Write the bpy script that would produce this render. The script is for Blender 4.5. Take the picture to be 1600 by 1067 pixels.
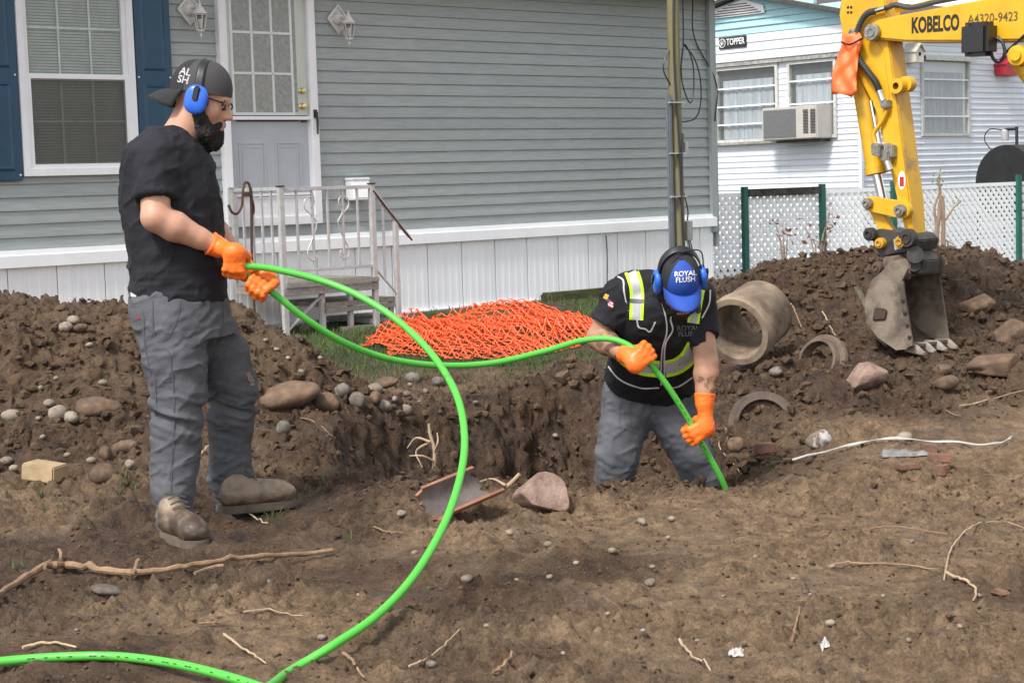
import bpy, bmesh, math, random
import numpy as np
from mathutils import Vector, Matrix
from mathutils.bvhtree import BVHTree
for o in list(bpy.data.objects): bpy.data.objects.remove(o)
SC = bpy.context.scene
COL = SC.collection
R_ = math.radians
random.seed(5)
rng = np.random.default_rng(11)

# ------------------------------------------------------------------ camera
FPX = 2700.0                                   # focal length in pixels of the 1600 px wide photograph
PITCH = math.atan(248.4 / FPX); ROLL = math.atan(.0315)
CAMP = Vector((0, 0, 1.33))
_F = Vector((0, math.cos(PITCH), -math.sin(PITCH))); _R0 = Vector((1, 0, 0)); _U0 = Vector((0, math.sin(PITCH), math.cos(PITCH)))
_R = _R0 * math.cos(ROLL) - _U0 * math.sin(ROLL); _U = _U0 * math.cos(ROLL) + _R0 * math.sin(ROLL)
cd = bpy.data.cameras.new('camera'); cam = bpy.data.objects.new('camera', cd); COL.objects.link(cam)
cd.sensor_width = 36; cd.sensor_fit = 'HORIZONTAL'; cd.lens = FPX / 1600 * 36; cd.clip_start = .1; cd.clip_end = 900
mw = Matrix.Identity(4)
for i in range(3):
    mw[i][0] = _R[i]; mw[i][1] = _U[i]; mw[i][2] = -_F[i]; mw[i][3] = CAMP[i]
cam.matrix_world = mw
SC.camera = cam
cd.dof.use_dof = False

# ------------------------------------------------------------------ sky, sun, exposure
SUN_EL, SUN_AZ = R_(52), R_(215)              # bright overcast, light from behind the camera on the left
wd_ = bpy.data.worlds.new('World'); SC.world = wd_; wd_.use_nodes = True
nt = wd_.node_tree; nt.nodes.clear()
sky = nt.nodes.new('ShaderNodeTexSky'); sky.sky_type = 'NISHITA'; sky.sun_disc = False
sky.sun_elevation = SUN_EL; sky.sun_rotation = SUN_AZ; sky.air_density = 1.0; sky.dust_density = 1.0; sky.ozone_density = .6
hs = nt.nodes.new('ShaderNodeHueSaturation'); hs.inputs['Saturation'].default_value = .22
bg = nt.nodes.new('ShaderNodeBackground'); bg.inputs['Strength'].default_value = .09
wo = nt.nodes.new('ShaderNodeOutputWorld')
nt.links.new(sky.outputs[0], hs.inputs['Color']); nt.links.new(hs.outputs[0], bg.inputs['Color']); nt.links.new(bg.outputs[0], wo.inputs['Surface'])
sl = bpy.data.lights.new('sun', 'SUN'); sl.energy = 1.5; sl.angle = R_(11); sl.color = (1, .96, .9)
so = bpy.data.objects.new('sun', sl); COL.objects.link(so)
sd = Vector((math.sin(SUN_AZ) * math.cos(SUN_EL), math.cos(SUN_AZ) * math.cos(SUN_EL), math.sin(SUN_EL)))
so.rotation_euler = sd.to_track_quat('Z', 'Y').to_euler()
SC.view_settings.view_transform = 'Standard'; SC.view_settings.look = 'None'
SC.view_settings.exposure = 1.58; SC.view_settings.gamma = 1; SC.view_settings.use_curve_mapping = False
SC.render.engine = 'CYCLES'

# ------------------------------------------------------------------ pixel -> direction helpers
def ray(px, py): return _R * ((px - 800) / FPX) + _U * ((533.5 - py) / FPX) + _F
def pt(px, py, Y):
    d = ray(px, py); return CAMP + d * (Y / d.y)
def gp(px, py, z=0.0):
    d = ray(px, py); return CAMP + d * ((z - CAMP.z) / d.z)
def on_plane(px, py, P, n):
    d = ray(px, py); return CAMP + d * ((P - CAMP).dot(n) / d.dot(n))

# ------------------------------------------------------------------ noise (numpy)
def _h(*c):
    n = np.zeros_like(c[0], dtype=np.uint32)
    for k, a in zip((374761393, 668265263, 2147483647, 1274126177), c):
        n = n + a.astype(np.int64).astype(np.uint32) * np.uint32(k)
    n = (n ^ (n >> np.uint32(13))) * np.uint32(1274126177)
    n = (n ^ (n >> np.uint32(15))) * np.uint32(2246822519)
    return ((n ^ (n >> np.uint32(16))) & np.uint32(0xffffff)).astype(np.float32) / np.float32(0xffffff)
def vn(*p, s=0):
    """value noise in 2 or 3 dimensions, -1..1"""
    p = [np.asarray(a, dtype=np.float32) for a in p]
    i = [np.floor(a) for a in p]; f = [a - b for a, b in zip(p, i)]
    w = [a * a * a * (a * (a * 6 - 15) + 10) for a in f]
    sv = np.full_like(i[0], s)
    r = 0
    for c in range(2 ** len(p)):
        wt = 1
        q = []
        for k in range(len(p)):
            b = (c >> k) & 1
            wt = wt * (w[k] if b else 1 - w[k]); q.append(i[k] + b)
        r = r + wt * _h(*q, sv)
    return r * 2 - 1
def fbm(*p, o=4, s=0, g=.5):
    r = 0; a = 1; t = 0
    for k in range(o):
        r = r + a * vn(*[q * (2.03 ** k) + 17.3 * k for q in p], s=s + k); t += a; a *= g
    return r / t
def clods(x, y, cell, s=0, rmin=.25, rmax=.6, dens=.8, flat=1.0):
    """field of half-round lumps, one per jittered cell: the crumbs of dug soil"""
    X = np.asarray(x, np.float32) / cell; Y = np.asarray(y, np.float32) / cell
    ix = np.floor(X); iy = np.floor(Y); out = np.zeros_like(X)
    for dx in (-1, 0, 1):
        for dy in (-1, 0, 1):
            a = ix + dx; b = iy + dy; sv = np.full_like(a, s)
            cx = a + _h(a, b, sv); cy = b + _h(a, b, sv + 1)
            r = rmin + (rmax - rmin) * _h(a, b, sv + 2) ** 2
            on = _h(a, b, sv + 3) < dens
            an = _h(a, b, sv + 4) * 3.14; st = .6 + .4 * _h(a, b, sv + 5)
            ux = (X - cx) * np.cos(an) + (Y - cy) * np.sin(an); uy = (-(X - cx) * np.sin(an) + (Y - cy) * np.cos(an)) / st
            d = 1 - (ux * ux + uy * uy) / (r * r)
            out = np.maximum(out, np.where(on & (d > 0), r * np.sqrt(np.maximum(d, 0)), 0))
    return out * cell * flat
def sst(a, b, x):
    t = np.clip((x - a) / (b - a), 0, 1); return t * t * (3 - 2 * t)

# ------------------------------------------------------------------ materials
def M(name, col, rough=.7, var=.15, scale=8., bump=0., bscale=60., metal=0., col2=None, stretch=(1, 1, 1), spec=.5, rand=0., coat=0., emit=0, detail=6, lo=.35, hi=.65):
    m = bpy.data.materials.new(name); m.use_nodes = True
    n = m.node_tree; b = n.nodes['Principled BSDF']; L = n.links.new
    b.inputs['Roughness'].default_value = rough; b.inputs['Metallic'].default_value = metal
    b.inputs['Specular IOR Level'].default_value = spec; b.inputs['Coat Weight'].default_value = coat
    tc = n.nodes.new('ShaderNodeTexCoord'); mp = n.nodes.new('ShaderNodeMapping'); mp.inputs['Scale'].default_value = stretch
    L(tc.outputs['Object'], mp.inputs[0])
    ns = n.nodes.new('ShaderNodeTexNoise'); ns.inputs['Scale'].default_value = scale; ns.inputs['Detail'].default_value = detail; ns.inputs['Roughness'].default_value = .62
    L(mp.outputs[0], ns.inputs['Vector'])
    cr = n.nodes.new('ShaderNodeValToRGB')
    c2 = col2 if col2 else tuple(c * (1 - var) for c in col); c1 = col if col2 else tuple(min(1, c * (1 + var)) for c in col)
    cr.color_ramp.elements[0].color = (*c2, 1); cr.color_ramp.elements[1].color = (*c1, 1)
    cr.color_ramp.elements[0].position = lo; cr.color_ramp.elements[1].position = hi
    L(ns.outputs['Fac'], cr.inputs['Fac']); out = cr.outputs[0]
    if rand:
        oi = n.nodes.new('ShaderNodeObjectInfo'); hv = n.nodes.new('ShaderNodeHueSaturation')
        ma = n.nodes.new('ShaderNodeMapRange'); ma.inputs['To Min'].default_value = 1 - rand; ma.inputs['To Max'].default_value = 1 + rand
        L(oi.outputs['Random'], ma.inputs['Value']); L(ma.outputs[0], hv.inputs['Value']); L(out, hv.inputs['Color']); out = hv.outputs[0]
    L(out, b.inputs['Base Color'])
    if bump:
        n2 = n.nodes.new('ShaderNodeTexNoise'); n2.inputs['Scale'].default_value = bscale; n2.inputs['Detail'].default_value = 5
        L(mp.outputs[0], n2.inputs['Vector'])
        bp = n.nodes.new('ShaderNodeBump'); bp.inputs['Strength'].default_value = bump; bp.inputs['Distance'].default_value = .01
        L(n2.outputs['Fac'], bp.inputs['Height']); L(bp.outputs[0], b.inputs['Normal'])
    return m

# ------------------------------------------------------------------ objects
ORG = {}
def tag(o, label=None, cat=None, group=None, kind=None):
    if label: o['label'] = label
    if cat: o['category'] = cat
    if group: o['group'] = group
    if kind: o['kind'] = kind
    return o
def thing(name, loc, label, cat, group=None):
    o = bpy.data.objects.new(name, None); COL.objects.link(o); o.empty_display_size = .1
    o.location = Vector(loc); ORG[o.name] = Vector(loc); return tag(o, label, cat, group)
def link(name, me, mat=None, parent=None, loc=None, smooth=False):
    """mesh me is in world coordinates; it is shifted so that the object's origin sits at its base (or its parent's)"""
    o = bpy.data.objects.new(name, me); COL.objects.link(o)
    if mat is not None and not me.materials:
        for k in (mat if isinstance(mat, (list, tuple)) else [mat]): me.materials.append(k)
    nv = len(me.vertices); co = np.empty(nv * 3, np.float32); me.vertices.foreach_get('co', co); co = co.reshape(-1, 3)
    if parent is not None:
        L = ORG[parent.name]; o.parent = parent
    else:
        L = Vector(loc) if loc is not None else Vector(((co[:, 0].min() + co[:, 0].max()) / 2, (co[:, 1].min() + co[:, 1].max()) / 2, co[:, 2].min()))
        o.location = L
    ORG[o.name] = Vector(L)
    co = co - np.array(L, np.float32); me.vertices.foreach_set('co', co.ravel())
    if smooth: me.polygons.foreach_set('use_smooth', np.ones(len(me.polygons), bool))
    me.update(); return o
class MB:
    def __init__(s): s.v = []; s.f = []; s.m = []; s.mi = 0
    def add(s, vs, fs):
        k = len(s.v); s.v += [tuple(v) for v in vs]; s.f += [tuple(i + k for i in f) for f in fs]; s.m += [s.mi] * len(fs); return s
    def box(s, c, sz, X=(1, 0, 0), Y=(0, 1, 0), Z=(0, 0, 1)):
        c = Vector(c); X = Vector(X) * sz[0] / 2; Y = Vector(Y) * sz[1] / 2; Z = Vector(Z) * sz[2] / 2
        vs = [c + X * a + Y * b + Z * d for d in (-1, 1) for b in (-1, 1) for a in (-1, 1)]
        return s.add(vs, [(0, 2, 3, 1), (4, 5, 7, 6), (0, 1, 5, 4), (2, 6, 7, 3), (0, 4, 6, 2), (1, 3, 7, 5)])
    def tube(s, pts, r, n=10, cap=True, closed=False):
        pts = [Vector(p) for p in pts]; N = len(pts); rs = r if isinstance(r, (list, tuple)) else [r] * N
        rings = []; up = None
        for i, p in enumerate(pts):
            if closed: t = pts[(i + 1) % N] - pts[i - 1]
            else: t = pts[min(i + 1, N - 1)] - pts[max(i - 1, 0)]
            t.normalize()
            if up is None: up = t.orthogonal().normalized()
            up = (up - t * up.dot(t)); up = up.normalized() if up.length > 1e-6 else t.orthogonal().normalized()
            q = t.cross(up)
            rings.append([p + (up * math.cos(2 * math.pi * k / n) + q * math.sin(2 * math.pi * k / n)) * rs[i] for k in range(n)])
        vs = [v for rg in rings for v in rg]; fs = []
        for i in range(N if closed else N - 1):
            j = (i + 1) % N
            for k in range(n): fs.append((i * n + k, i * n + (k + 1) % n, j * n + (k + 1) % n, j * n + k))
        if cap and not closed: fs += [tuple(range(n))[::-1], tuple(range((N - 1) * n, N * n))]
        return s.add(vs, fs)
    def cyl(s, a, b, r0, r1=None, n=16): return s.tube([a, b], [r0, r0 if r1 is None else r1], n)
    def prism(s, pts, off):
        """polygon (world points) extruded by vector off"""
        n = len(pts); off = Vector(off); vs = [Vector(p) for p in pts] + [Vector(p) + off for p in pts]
        return s.add(vs, [tuple(range(n)), tuple(range(2 * n - 1, n - 1, -1))] + [(i, i + n, (i + 1) % n + n, (i + 1) % n) for i in range(n)])
    def grid(s, P, flip=False):
        """P: 2-D list of points"""
        a = len(P); b = len(P[0]); fs = []
        for i in range(a - 1):
            for j in range(b - 1):
                q = (i * b + j, i * b + j + 1, (i + 1) * b + j + 1, (i + 1) * b + j); fs.append(q[::-1] if flip else q)
        return s.add([p for r in P for p in r], fs)
    def lathe(s, prof, c, ax=(0, 0, 1), n=24):
        """prof: list of (radius, height)"""
        ax = Vector(ax).normalized(); u = ax.orthogonal().normalized(); w = ax.cross(u); c = Vector(c); vs = []; fs = []
        for r, h in prof:
            for k in range(n): vs.append(c + ax * h + (u * math.cos(2 * math.pi * k / n) + w * math.sin(2 * math.pi * k / n)) * r)
        for i in range(len(prof) - 1):
            for k in range(n): fs.append((i * n + k, i * n + (k + 1) % n, (i + 1) * n + (k + 1) % n, (i + 1) * n + k))
        return s.add(vs, fs)
    def mesh(s, name, fix=True):
        me = bpy.data.meshes.new(name); me.from_pydata(s.v, [], s.f); me.polygons.foreach_set('material_index', s.m)
        if fix:
            b = bmesh.new(); b.from_mesh(me); bmesh.ops.recalc_face_normals(b, faces=b.faces); b.to_mesh(me); b.free()
        me.update(); return me
    def build(s, name, mat, parent=None, smooth=False, loc=None, bevel=0, angle=35):
        me = s.mesh(name); o = link(name, me, mat, parent, loc, smooth)
        if bevel:
            b = bmesh.new(); b.from_mesh(me)
            es = [e for e in b.edges if len(e.link_faces) == 2 and e.calc_face_angle(0) > R_(30)]
            bmesh.ops.bevel(b, geom=es, offset=bevel, segments=2, affect='EDGES', clamp_overlap=True)
            b.to_mesh(me); b.free()
        if smooth or bevel:
            me.polygons.foreach_set('use_smooth', np.ones(len(me.polygons), bool)); me.set_sharp_from_angle(angle=R_(angle))
        return o
def copy_tree(o, parent=None):
    c = o.copy(); COL.objects.link(c); c.parent = parent
    for ch in list(o.children): copy_tree(ch, c)
    return c
def spline(pts, n=8):
    """Catmull-Rom through points"""
    P = [Vector(p) for p in pts]; P = [P[0] * 2 - P[1]] + P + [P[-1] * 2 - P[-2]]; out = []
    for i in range(1, len(P) - 2):
        a, b, c, d = P[i - 1:i + 3]
        for k in range(n):
            t = k / n
            out.append(.5 * ((2 * b) + (c - a) * t + (2 * a - 5 * b + 4 * c - d) * t * t + (3 * b - a - 3 * c + d) * t ** 3))
    out.append(P[-2]); return out
def text_mesh(txt, size, X, Y, org, bold=0.0, depth=.002, sx=1.0, shear=0.0, align='CENTER'):
    """lettering as a mesh: X, Y are the reading and up directions"""
    cu = bpy.data.curves.new('lettering', 'FONT'); cu.body = txt; cu.size = size; cu.align_x = align; cu.align_y = 'CENTER'
    cu.offset = bold * size; cu.extrude = depth; cu.shear = shear; cu.resolution_u = 3
    o = bpy.data.objects.new('lettering', cu); COL.objects.link(o)
    dg = bpy.context.evaluated_depsgraph_get(); me = bpy.data.meshes.new_from_object(o.evaluated_get(dg)); bpy.data.objects.remove(o)
    X = Vector(X).normalized(); Y = Vector(Y).normalized(); Z = X.cross(Y); org = Vector(org)
    for v in me.vertices: v.co = org + X * (v.co.x * sx) + Y * v.co.y + Z * v.co.z
    me.materials.clear(); return me

# ------------------------------------------------------------------ signed-distance modelling (bodies, clothes, gloves)
class Sdf:
    def __init__(s, lo, hi, res):
        s.lo = np.array(lo, np.float32); s.res = res; s.n = np.ceil((np.array(hi) - np.array(lo)) / res).astype(int) + 1
        s.f = np.full(s.n, 1.0, np.float32)
    def _sl(s, lo, hi, pad):
        a = np.clip(np.floor((np.array(lo) - pad - s.lo) / s.res).astype(int), 0, s.n - 1); b = np.clip(np.ceil((np.array(hi) + pad - s.lo) / s.res).astype(int) + 1, 1, s.n)
        ax = [s.lo[i] + s.res * np.arange(a[i], b[i], dtype=np.float32) for i in range(3)]
        return tuple(slice(a[i], b[i]) for i in range(3)), ax[0][:, None, None], ax[1][None, :, None], ax[2][None, None, :]
    def _mix(s, sl, d, k, op):
        f = s.f[sl]
        if op == 'sub': d = -d
        if op == 'add':
            h = np.clip(.5 + .5 * (f - d) / k, 0, 1); s.f[sl] = f + (d - f) * h - k * h * (1 - h)
        else:
            h = np.clip(.5 - .5 * (f - d) / k, 0, 1); s.f[sl] = f + (d - f) * h + k * h * (1 - h)
    def cap(s, p0, p1, r0, r1=None, k=.02, sq=None, op='add'):
        """tapered capsule; sq = (direction, factor) flattens it along a direction"""
        r1 = r0 if r1 is None else r1; p0 = np.array(p0, np.float32); p1 = np.array(p1, np.float32); r = max(r0, r1)
        if sq: r *= max(1, sq[1])
        sl, X, Y, Z = s._sl(np.minimum(p0, p1) - r, np.maximum(p0, p1) + r, k + .03)
        q = [X - p0[0], Y - p0[1], Z - p0[2]]; b = p1 - p0
        if sq:
            d = np.array(sq[0], np.float32); d /= np.linalg.norm(d); w = 1 / sq[1] - 1
            t = (q[0] * d[0] + q[1] * d[1] + q[2] * d[2]) * w; q = [q[i] + d[i] * t for i in range(3)]; b = b + d * (b @ d) * w
        bb = float(b @ b) + 1e-9
        h = np.clip((q[0] * b[0] + q[1] * b[1] + q[2] * b[2]) / bb, 0, 1)
        d_ = np.sqrt((q[0] - b[0] * h) ** 2 + (q[1] - b[1] * h) ** 2 + (q[2] - b[2] * h) ** 2) - (r0 + (r1 - r0) * h)
        if sq: d_ = d_ * min(1, sq[1])
        s._mix(sl, d_, k, op); return s
    def chain(s, pts, rs, k=.02, sq=None):
        for i in range(len(pts) - 1): s.cap(pts[i], pts[i + 1], rs[i], rs[i + 1], k if i == 0 else .012, sq)
        return s
    def ell(s, c, rad, k=.02, frame=None, op='add'):
        c = np.array(c, np.float32); r = max(rad); sl, X, Y, Z = s._sl(c - r, c + r, k + .03)
        q = [X - c[0], Y - c[1], Z - c[2]]; fr = frame if frame is not None else ((1, 0, 0), (0, 1, 0), (0, 0, 1)); t = 0
        for e, a in zip(fr, rad): t = t + ((q[0] * e[0] + q[1] * e[1] + q[2] * e[2]) / a) ** 2
        s._mix(sl, (np.sqrt(t) - 1) * min(rad), k, op); return s
    def loft(s, A, ax, sd, st, k=.02, ex=2.3, op='add'):
        """stack of super-ellipses; st rows: (height, side offset, depth offset, half side, half depth)"""
        A = np.array(A, np.float32); ax = np.array(ax, np.float32); ax /= np.linalg.norm(ax); sd = np.array(sd, np.float32); sd = sd - ax * (sd @ ax); sd /= np.linalg.norm(sd); td = np.cross(ax, sd)
        st = np.array(st, np.float32); H = st[:, 0]; R = st[:, 3:].max() + abs(st[:, 1:3]).max()
        e0 = A + ax * H[0]; e1 = A + ax * H[-1]
        sl, X, Y, Z = s._sl(np.minimum(e0, e1) - R, np.maximum(e0, e1) + R, k + .03)
        q = [X - A[0], Y - A[1], Z - A[2]]
        h = q[0] * ax[0] + q[1] * ax[1] + q[2] * ax[2]; u = q[0] * sd[0] + q[1] * sd[1] + q[2] * sd[2]; v = q[0] * td[0] + q[1] * td[1] + q[2] * td[2]
        sh = h.shape; hf = h.ravel(); g = lambda c: np.interp(hf, H, st[:, c]).astype(np.float32).reshape(sh)
        a = g(3); b = g(4); rr = (np.abs((u - g(1)) / a) ** ex + np.abs((v - g(2)) / b) ** ex) ** (1 / ex)
        d = (rr - 1) * np.minimum(a, b)
        d = np.maximum(d, np.maximum(H[0] - h, h - H[-1])); s._mix(sl, d, k, op); return s
    def half(s, p, n, k=.004):
        """keep only the side that n points away from"""
        n = np.array(n, np.float32); n /= np.linalg.norm(n); sl, X, Y, Z = s._sl(s.lo, s.lo + s.res * s.n, 0)
        d = (X - p[0]) * n[0] + (Y - p[1]) * n[1] + (Z - p[2]) * n[2]
        s._mix(sl, d + 0 * s.f, k, 'int'); return s
    def mesh(s, name):
        f = s.f; f[0] = f[-1] = 1; f[:, 0] = f[:, -1] = 1; f[:, :, 0] = f[:, :, -1] = 1
        n = np.array(f.shape); ins = f < 0
        C = [ins[(slice(a, n[0] - 1 + a)), (slice(b, n[1] - 1 + b)), (slice(c, n[2] - 1 + c))] for a in (0, 1) for b in (0, 1) for c in (0, 1)]
        anyc = C[0].copy(); allc = C[0].copy()
        for q in C[1:]: anyc |= q; allc &= q
        act = np.argwhere(anyc & ~allc); vid = np.full(n - 1, -1, np.int32); vid[tuple(act.T)] = np.arange(len(act))
        offs = np.array([(a, b, c) for a in (0, 1) for b in (0, 1) for c in (0, 1)])
        val = np.stack([f[tuple((act + o).T)] for o in offs], 1); acc = np.zeros((len(act), 3), np.float32); cnt = np.zeros(len(act), np.float32)
        for i in range(8):
            for j in range(i + 1, 8):
                if abs(offs[i] - offs[j]).sum() != 1: continue
                a = val[:, i]; b = val[:, j]; m = (a < 0) != (b < 0); t = np.where(m, a / np.where(m, a - b, 1), 0)
                acc += np.where(m[:, None], offs[i] + (offs[j] - offs[i]) * t[:, None], 0); cnt += m
        V = s.lo + s.res * (act + acc / np.maximum(cnt, 1)[:, None])
        Q = []
        for ax in range(3):
            b, c = (ax + 1) % 3, (ax + 2) % 3
            lo = [slice(1, n[i] - 1) for i in range(3)]; hi = list(lo); lo[ax] = slice(0, n[ax] - 1); hi[ax] = slice(1, n[ax])
            A = ins[tuple(lo)]; B = ins[tuple(hi)]; e = np.argwhere(A != B); st = A[tuple(e.T)]
            e = e.copy(); e[:, b] += 1; e[:, c] += 1
            def vv(db, dc):
                q = e.copy(); q[:, b] += db; q[:, c] += dc; return vid[tuple(q.T)]
            q = np.stack([vv(-1, -1), vv(0, -1), vv(0, 0), vv(-1, 0)], 1); q[~st] = q[~st][:, ::-1]; Q.append(q)
        Q = np.concatenate(Q); Q = Q[(Q >= 0).all(1)]
        me = bpy.data.meshes.new(name); me.vertices.add(len(V)); me.vertices.foreach_set('co', V.astype(np.float32).ravel())
        me.loops.add(len(Q) * 4); me.loops.foreach_set('vertex_index', Q.astype(np.int32).ravel())
        me.polygons.add(len(Q)); me.polygons.foreach_set('loop_start', np.arange(0, len(Q) * 4, 4, dtype=np.int32))
        me.update(calc_edges=True); me.validate(); me.polygons.foreach_set('use_smooth', np.ones(len(me.polygons), bool)); return me
def vco(me):
    a = np.empty(len(me.vertices) * 3, np.float32); me.vertices.foreach_get('co', a); return a.reshape(-1, 3)
def vno(me):
    a = np.empty(len(me.vertices) * 3, np.float32); me.vertices.foreach_get('normal', a); return a.reshape(-1, 3)
def puff(me, fn):
    """move every vertex along its normal by fn(x, y, z): folds in cloth, hair, roughness"""
    c = vco(me); d = fn(c[:, 0], c[:, 1], c[:, 2]); c = c + vno(me) * np.asarray(d)[:, None]; me.vertices.foreach_set('co', c.astype(np.float32).ravel()); me.update(); return me
def relax(me, it=2, fac=.5):
    b = bmesh.new(); b.from_mesh(me)
    for _ in range(it): bmesh.ops.smooth_vert(b, verts=b.verts, factor=fac, use_axis_x=True, use_axis_y=True, use_axis_z=True)
    b.to_mesh(me); b.free(); me.update(); return me
def bvh_of(me, off=(0, 0, 0)):
    return BVHTree.FromPolygons([tuple(v.co + Vector(off)) for v in me.vertices], [tuple(p.vertices) for p in me.polygons])
# ================================================================== THE GROUND
def poly_sd(x, y, P):
    """signed distance to a closed polygon, negative inside"""
    d = np.full(np.shape(x), 1e9, np.float32); ins = np.zeros(np.shape(x), bool)
    for i in range(len(P)):
        ax, ay = P[i]; bx, by = P[(i + 1) % len(P)]
        ex, ey = bx - ax, by - ay; wx, wy = x - ax, y - ay
        t = np.clip((wx * ex + wy * ey) / (ex * ex + ey * ey), 0, 1)
        d = np.minimum(d, (wx - ex * t) ** 2 + (wy - ey * t) ** 2)
        c = ((ay <= y) & (by > y)) | ((by <= y) & (ay > y))
        ins ^= c & (x < ax + (y - ay) / np.where(abs(by - ay) < 1e-9, 1e-9, by - ay) * ex)
    d = np.sqrt(d); return np.where(ins, -d, d)
HOLE = [(-.95, 8.1), (-.98, 8.9), (-.85, 9.6), (-.45, 10.15), (0, 10.7), (.42, 10.9), (.85, 10.2), (1.12, 9.2), (1.22, 8.2), (1.13, 7.62), (.8, 7.42), (.3, 7.3), (-.15, 7.55), (-.55, 7.7)]
def gauss(x, y, cx, cy, sx, sy, rot=0, p=2):
    c, s_ = math.cos(rot), math.sin(rot); u = ((x - cx) * c + (y - cy) * s_) / sx; v = (-(x - cx) * s_ + (y - cy) * c) / sy
    return np.exp(-(np.abs(u) ** p + np.abs(v) ** p))
def ground_fields(x, y):
    """height, dug-soil mask, dryness, grass mask"""
    wx = fbm(x * .9, y * .9, o=3, s=3) * .22; wy = fbm(x * .9, y * .9, o=3, s=9) * .22
    X = x + wx; Y = y + wy
    z = .13 * sst(10.2, 13.0, y) + .06 * sst(13, 16, y)
    z = z - .32 * sst(1.8, 3.2, x) * sst(14.5, 19, y)
    # spoil heap on the left
    lm = .62 * gauss(X, Y, -3.0, 9.75, 1.3, .95, 0, 2.4) + .47 * gauss(X, Y, -1.62, 9.9, .60, .66, 0, 2.2) + .14 * gauss(X, Y, -2.4, 8.3, 1.2, .7)
    lm = lm + .5 * gauss(X, Y, -5.2, 9.6, 2, .9)
    # spoil heap on the right, under the bucket
    rm = .56 * gauss(X, Y, 2.45, 12.1, 1.25, 1.5, .1, 2.3) + .30 * gauss(X, Y, 4.3, 12.0, 1.6, 1.7, 0, 2.4) + .20 * gauss(X, Y, 3.1, 9.6, .75, .5, .2) + .22 * gauss(X, Y, 1.75, 9.6, .6, .8)
    rm = rm + .30 * gauss(X, Y, 1.45, 11.2, .45, .7)
    # low ridge of spoil on the near side of the hole
    nr = .05 * gauss(X, Y, .0, 6.98, .6, .2) + .05 * gauss(X, Y, -.35, 6.95, .35, .25) + .10 * gauss(X, Y, .33, 10.95, .25, .22)
    heap = np.clip(lm + rm + nr, 0, 1)
    sd = poly_sd(x + wx * .5 + .05 * fbm(x * 5, y * 5, o=3, s=31), y + wy * .5 + .05 * fbm(x * 5, y * 5, o=3, s=37), HOLE)
    wdt = .34 + .18 * sst(8.4, 9.6, y); hole = sst(0, 1, (.03 - sd) / wdt)
    dug = np.clip(sst(.02, .12, heap) + sst(.5, -.05, sd), 0, 1)
    soil = sst(12.3, 10.6, y + .8 * fbm(x * 1.1, y * 1.1, o=3, s=51) - .9 * sst(.8, 1.5, x) * 3 - 1.6 * sst(-1.6, -2.4, x))
    soil = np.maximum(soil, sst(.03, .1, heap))
    fine = np.where((y < 16) & (y > 3.5) & (np.abs(x) < 7), 1, 0)
    z = z + lm + rm + nr - .74 * hole
    z = z + dug * (.08 * fbm(x * 2.2, y * 2.2, o=4, s=61) + .05 * fbm(x * 6, y * 6, o=3, s=63)) + soil * .02 * fbm(x * 1.6, y * 1.6, o=3, s=64)
    z = z + hole * .05 * fbm(x * 7, y * 7, o=3, s=65)
    flat = np.clip(1 - dug, 0, 1) * soil
    # crumbly relief: lumps of many sizes on dug soil, churned ridges on the flat
    var = .25 + .85 * sst(-.3, .35, fbm(x * 1.9, y * 2.4, o=3, s=92))
    cl = dug * (.7 * clods(x, y, .25, 71, dens=.22, flat=.65) + .7 * clods(x, y, .11, 75, dens=.35, flat=.7))
    cl = cl + (dug * 1.0 + flat * 1.15 * var ** 1.6) * (.9 * clods(x, y, .055, 79, dens=.6, flat=.85) + .9 * clods(x, y, .03, 80, dens=.65, flat=.9))
    churn = sst(-.15, .5, fbm(x * 1.7, y * 2.6, o=3, s=81))
    cl = cl + flat * churn * (.9 * clods(x, y, .16, 83, dens=.5, flat=.5) + .7 * clods(x, y, .09, 84, dens=.5, flat=.6) + .045 * (1 - 2 * np.abs(fbm(x * 3.2, y * 6.5, o=4, s=87))))
    rid = 1 - np.abs(fbm(x * 9, y * 11, o=4, s=90, g=.62)) * 2
    cl = cl + soil * var * ((.026 + .012 * dug) * rid + (.012 + .008 * dug) * fbm(x * 36, y * 36, o=2, s=91, g=.7))
    z = z + cl * fine
    # caterpillar-track prints on the right
    tr = gauss(x, y, 1.75, 6.9, .28, 1.1, -.25, 4)
    z = z - tr * .022 * (np.sin((y + .3 * x) * 2 * math.pi / .17) > .1) * fine
    grass = (1 - soil) * sst(-.25, .25, fbm(x * .9, y * .9, o=3, s=95) + .35)
    dry = sst(-.25, .5, 1.5 * fbm(x * 1.0, y * 1.0, o=4, s=97) + .16 + .36 * sst(-.6, 1.0, x) - .5 * sst(-.6, -1.5, x) * sst(8, 7, y)) * flat + .35 * sst(.05, .4, lm) + .45 * gauss(x, y, 3.1, 9.6, .8, .6)
    dry = np.clip(dry * (1 - .8 * hole) + .12 * fbm(x * 3, y * 3, o=3, s=99), 0, 1)
    return z, dug, dry, grass, soil
def axis(segs):
    """segs: (start, end, step0, step1) runs of coordinates"""
    out = []
    for a, b, s0, s1 in segs:
        t = a
        while t < b - 1e-6:
            out.append(t); f = (t - a) / (b - a); t += s0 + (s1 - s0) * f
    out.append(segs[-1][1]); return np.array(out, np.float32)
gx = axis([(-160, -8, 22, 1.5), (-8, -3.9, .5, .06), (-3.9, 3.95, .0115, .0115), (3.95, 8, .06, .5), (8, 160, 1.5, 22)])
gy = axis([(-60, 0, 9, 1.), (0, 4.1, .4, .05), (4.1, 8.2, .0085, .0105), (8.2, 13.4, .0125, .021), (13.4, 24, .05, .25), (24, 60, .5, 4), (60, 420, 8, 40)])
GX, GY = np.meshgrid(gx, gy, indexing='ij')
gz, g_dug, g_dry, g_grass, g_soil = ground_fields(GX, GY)
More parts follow.
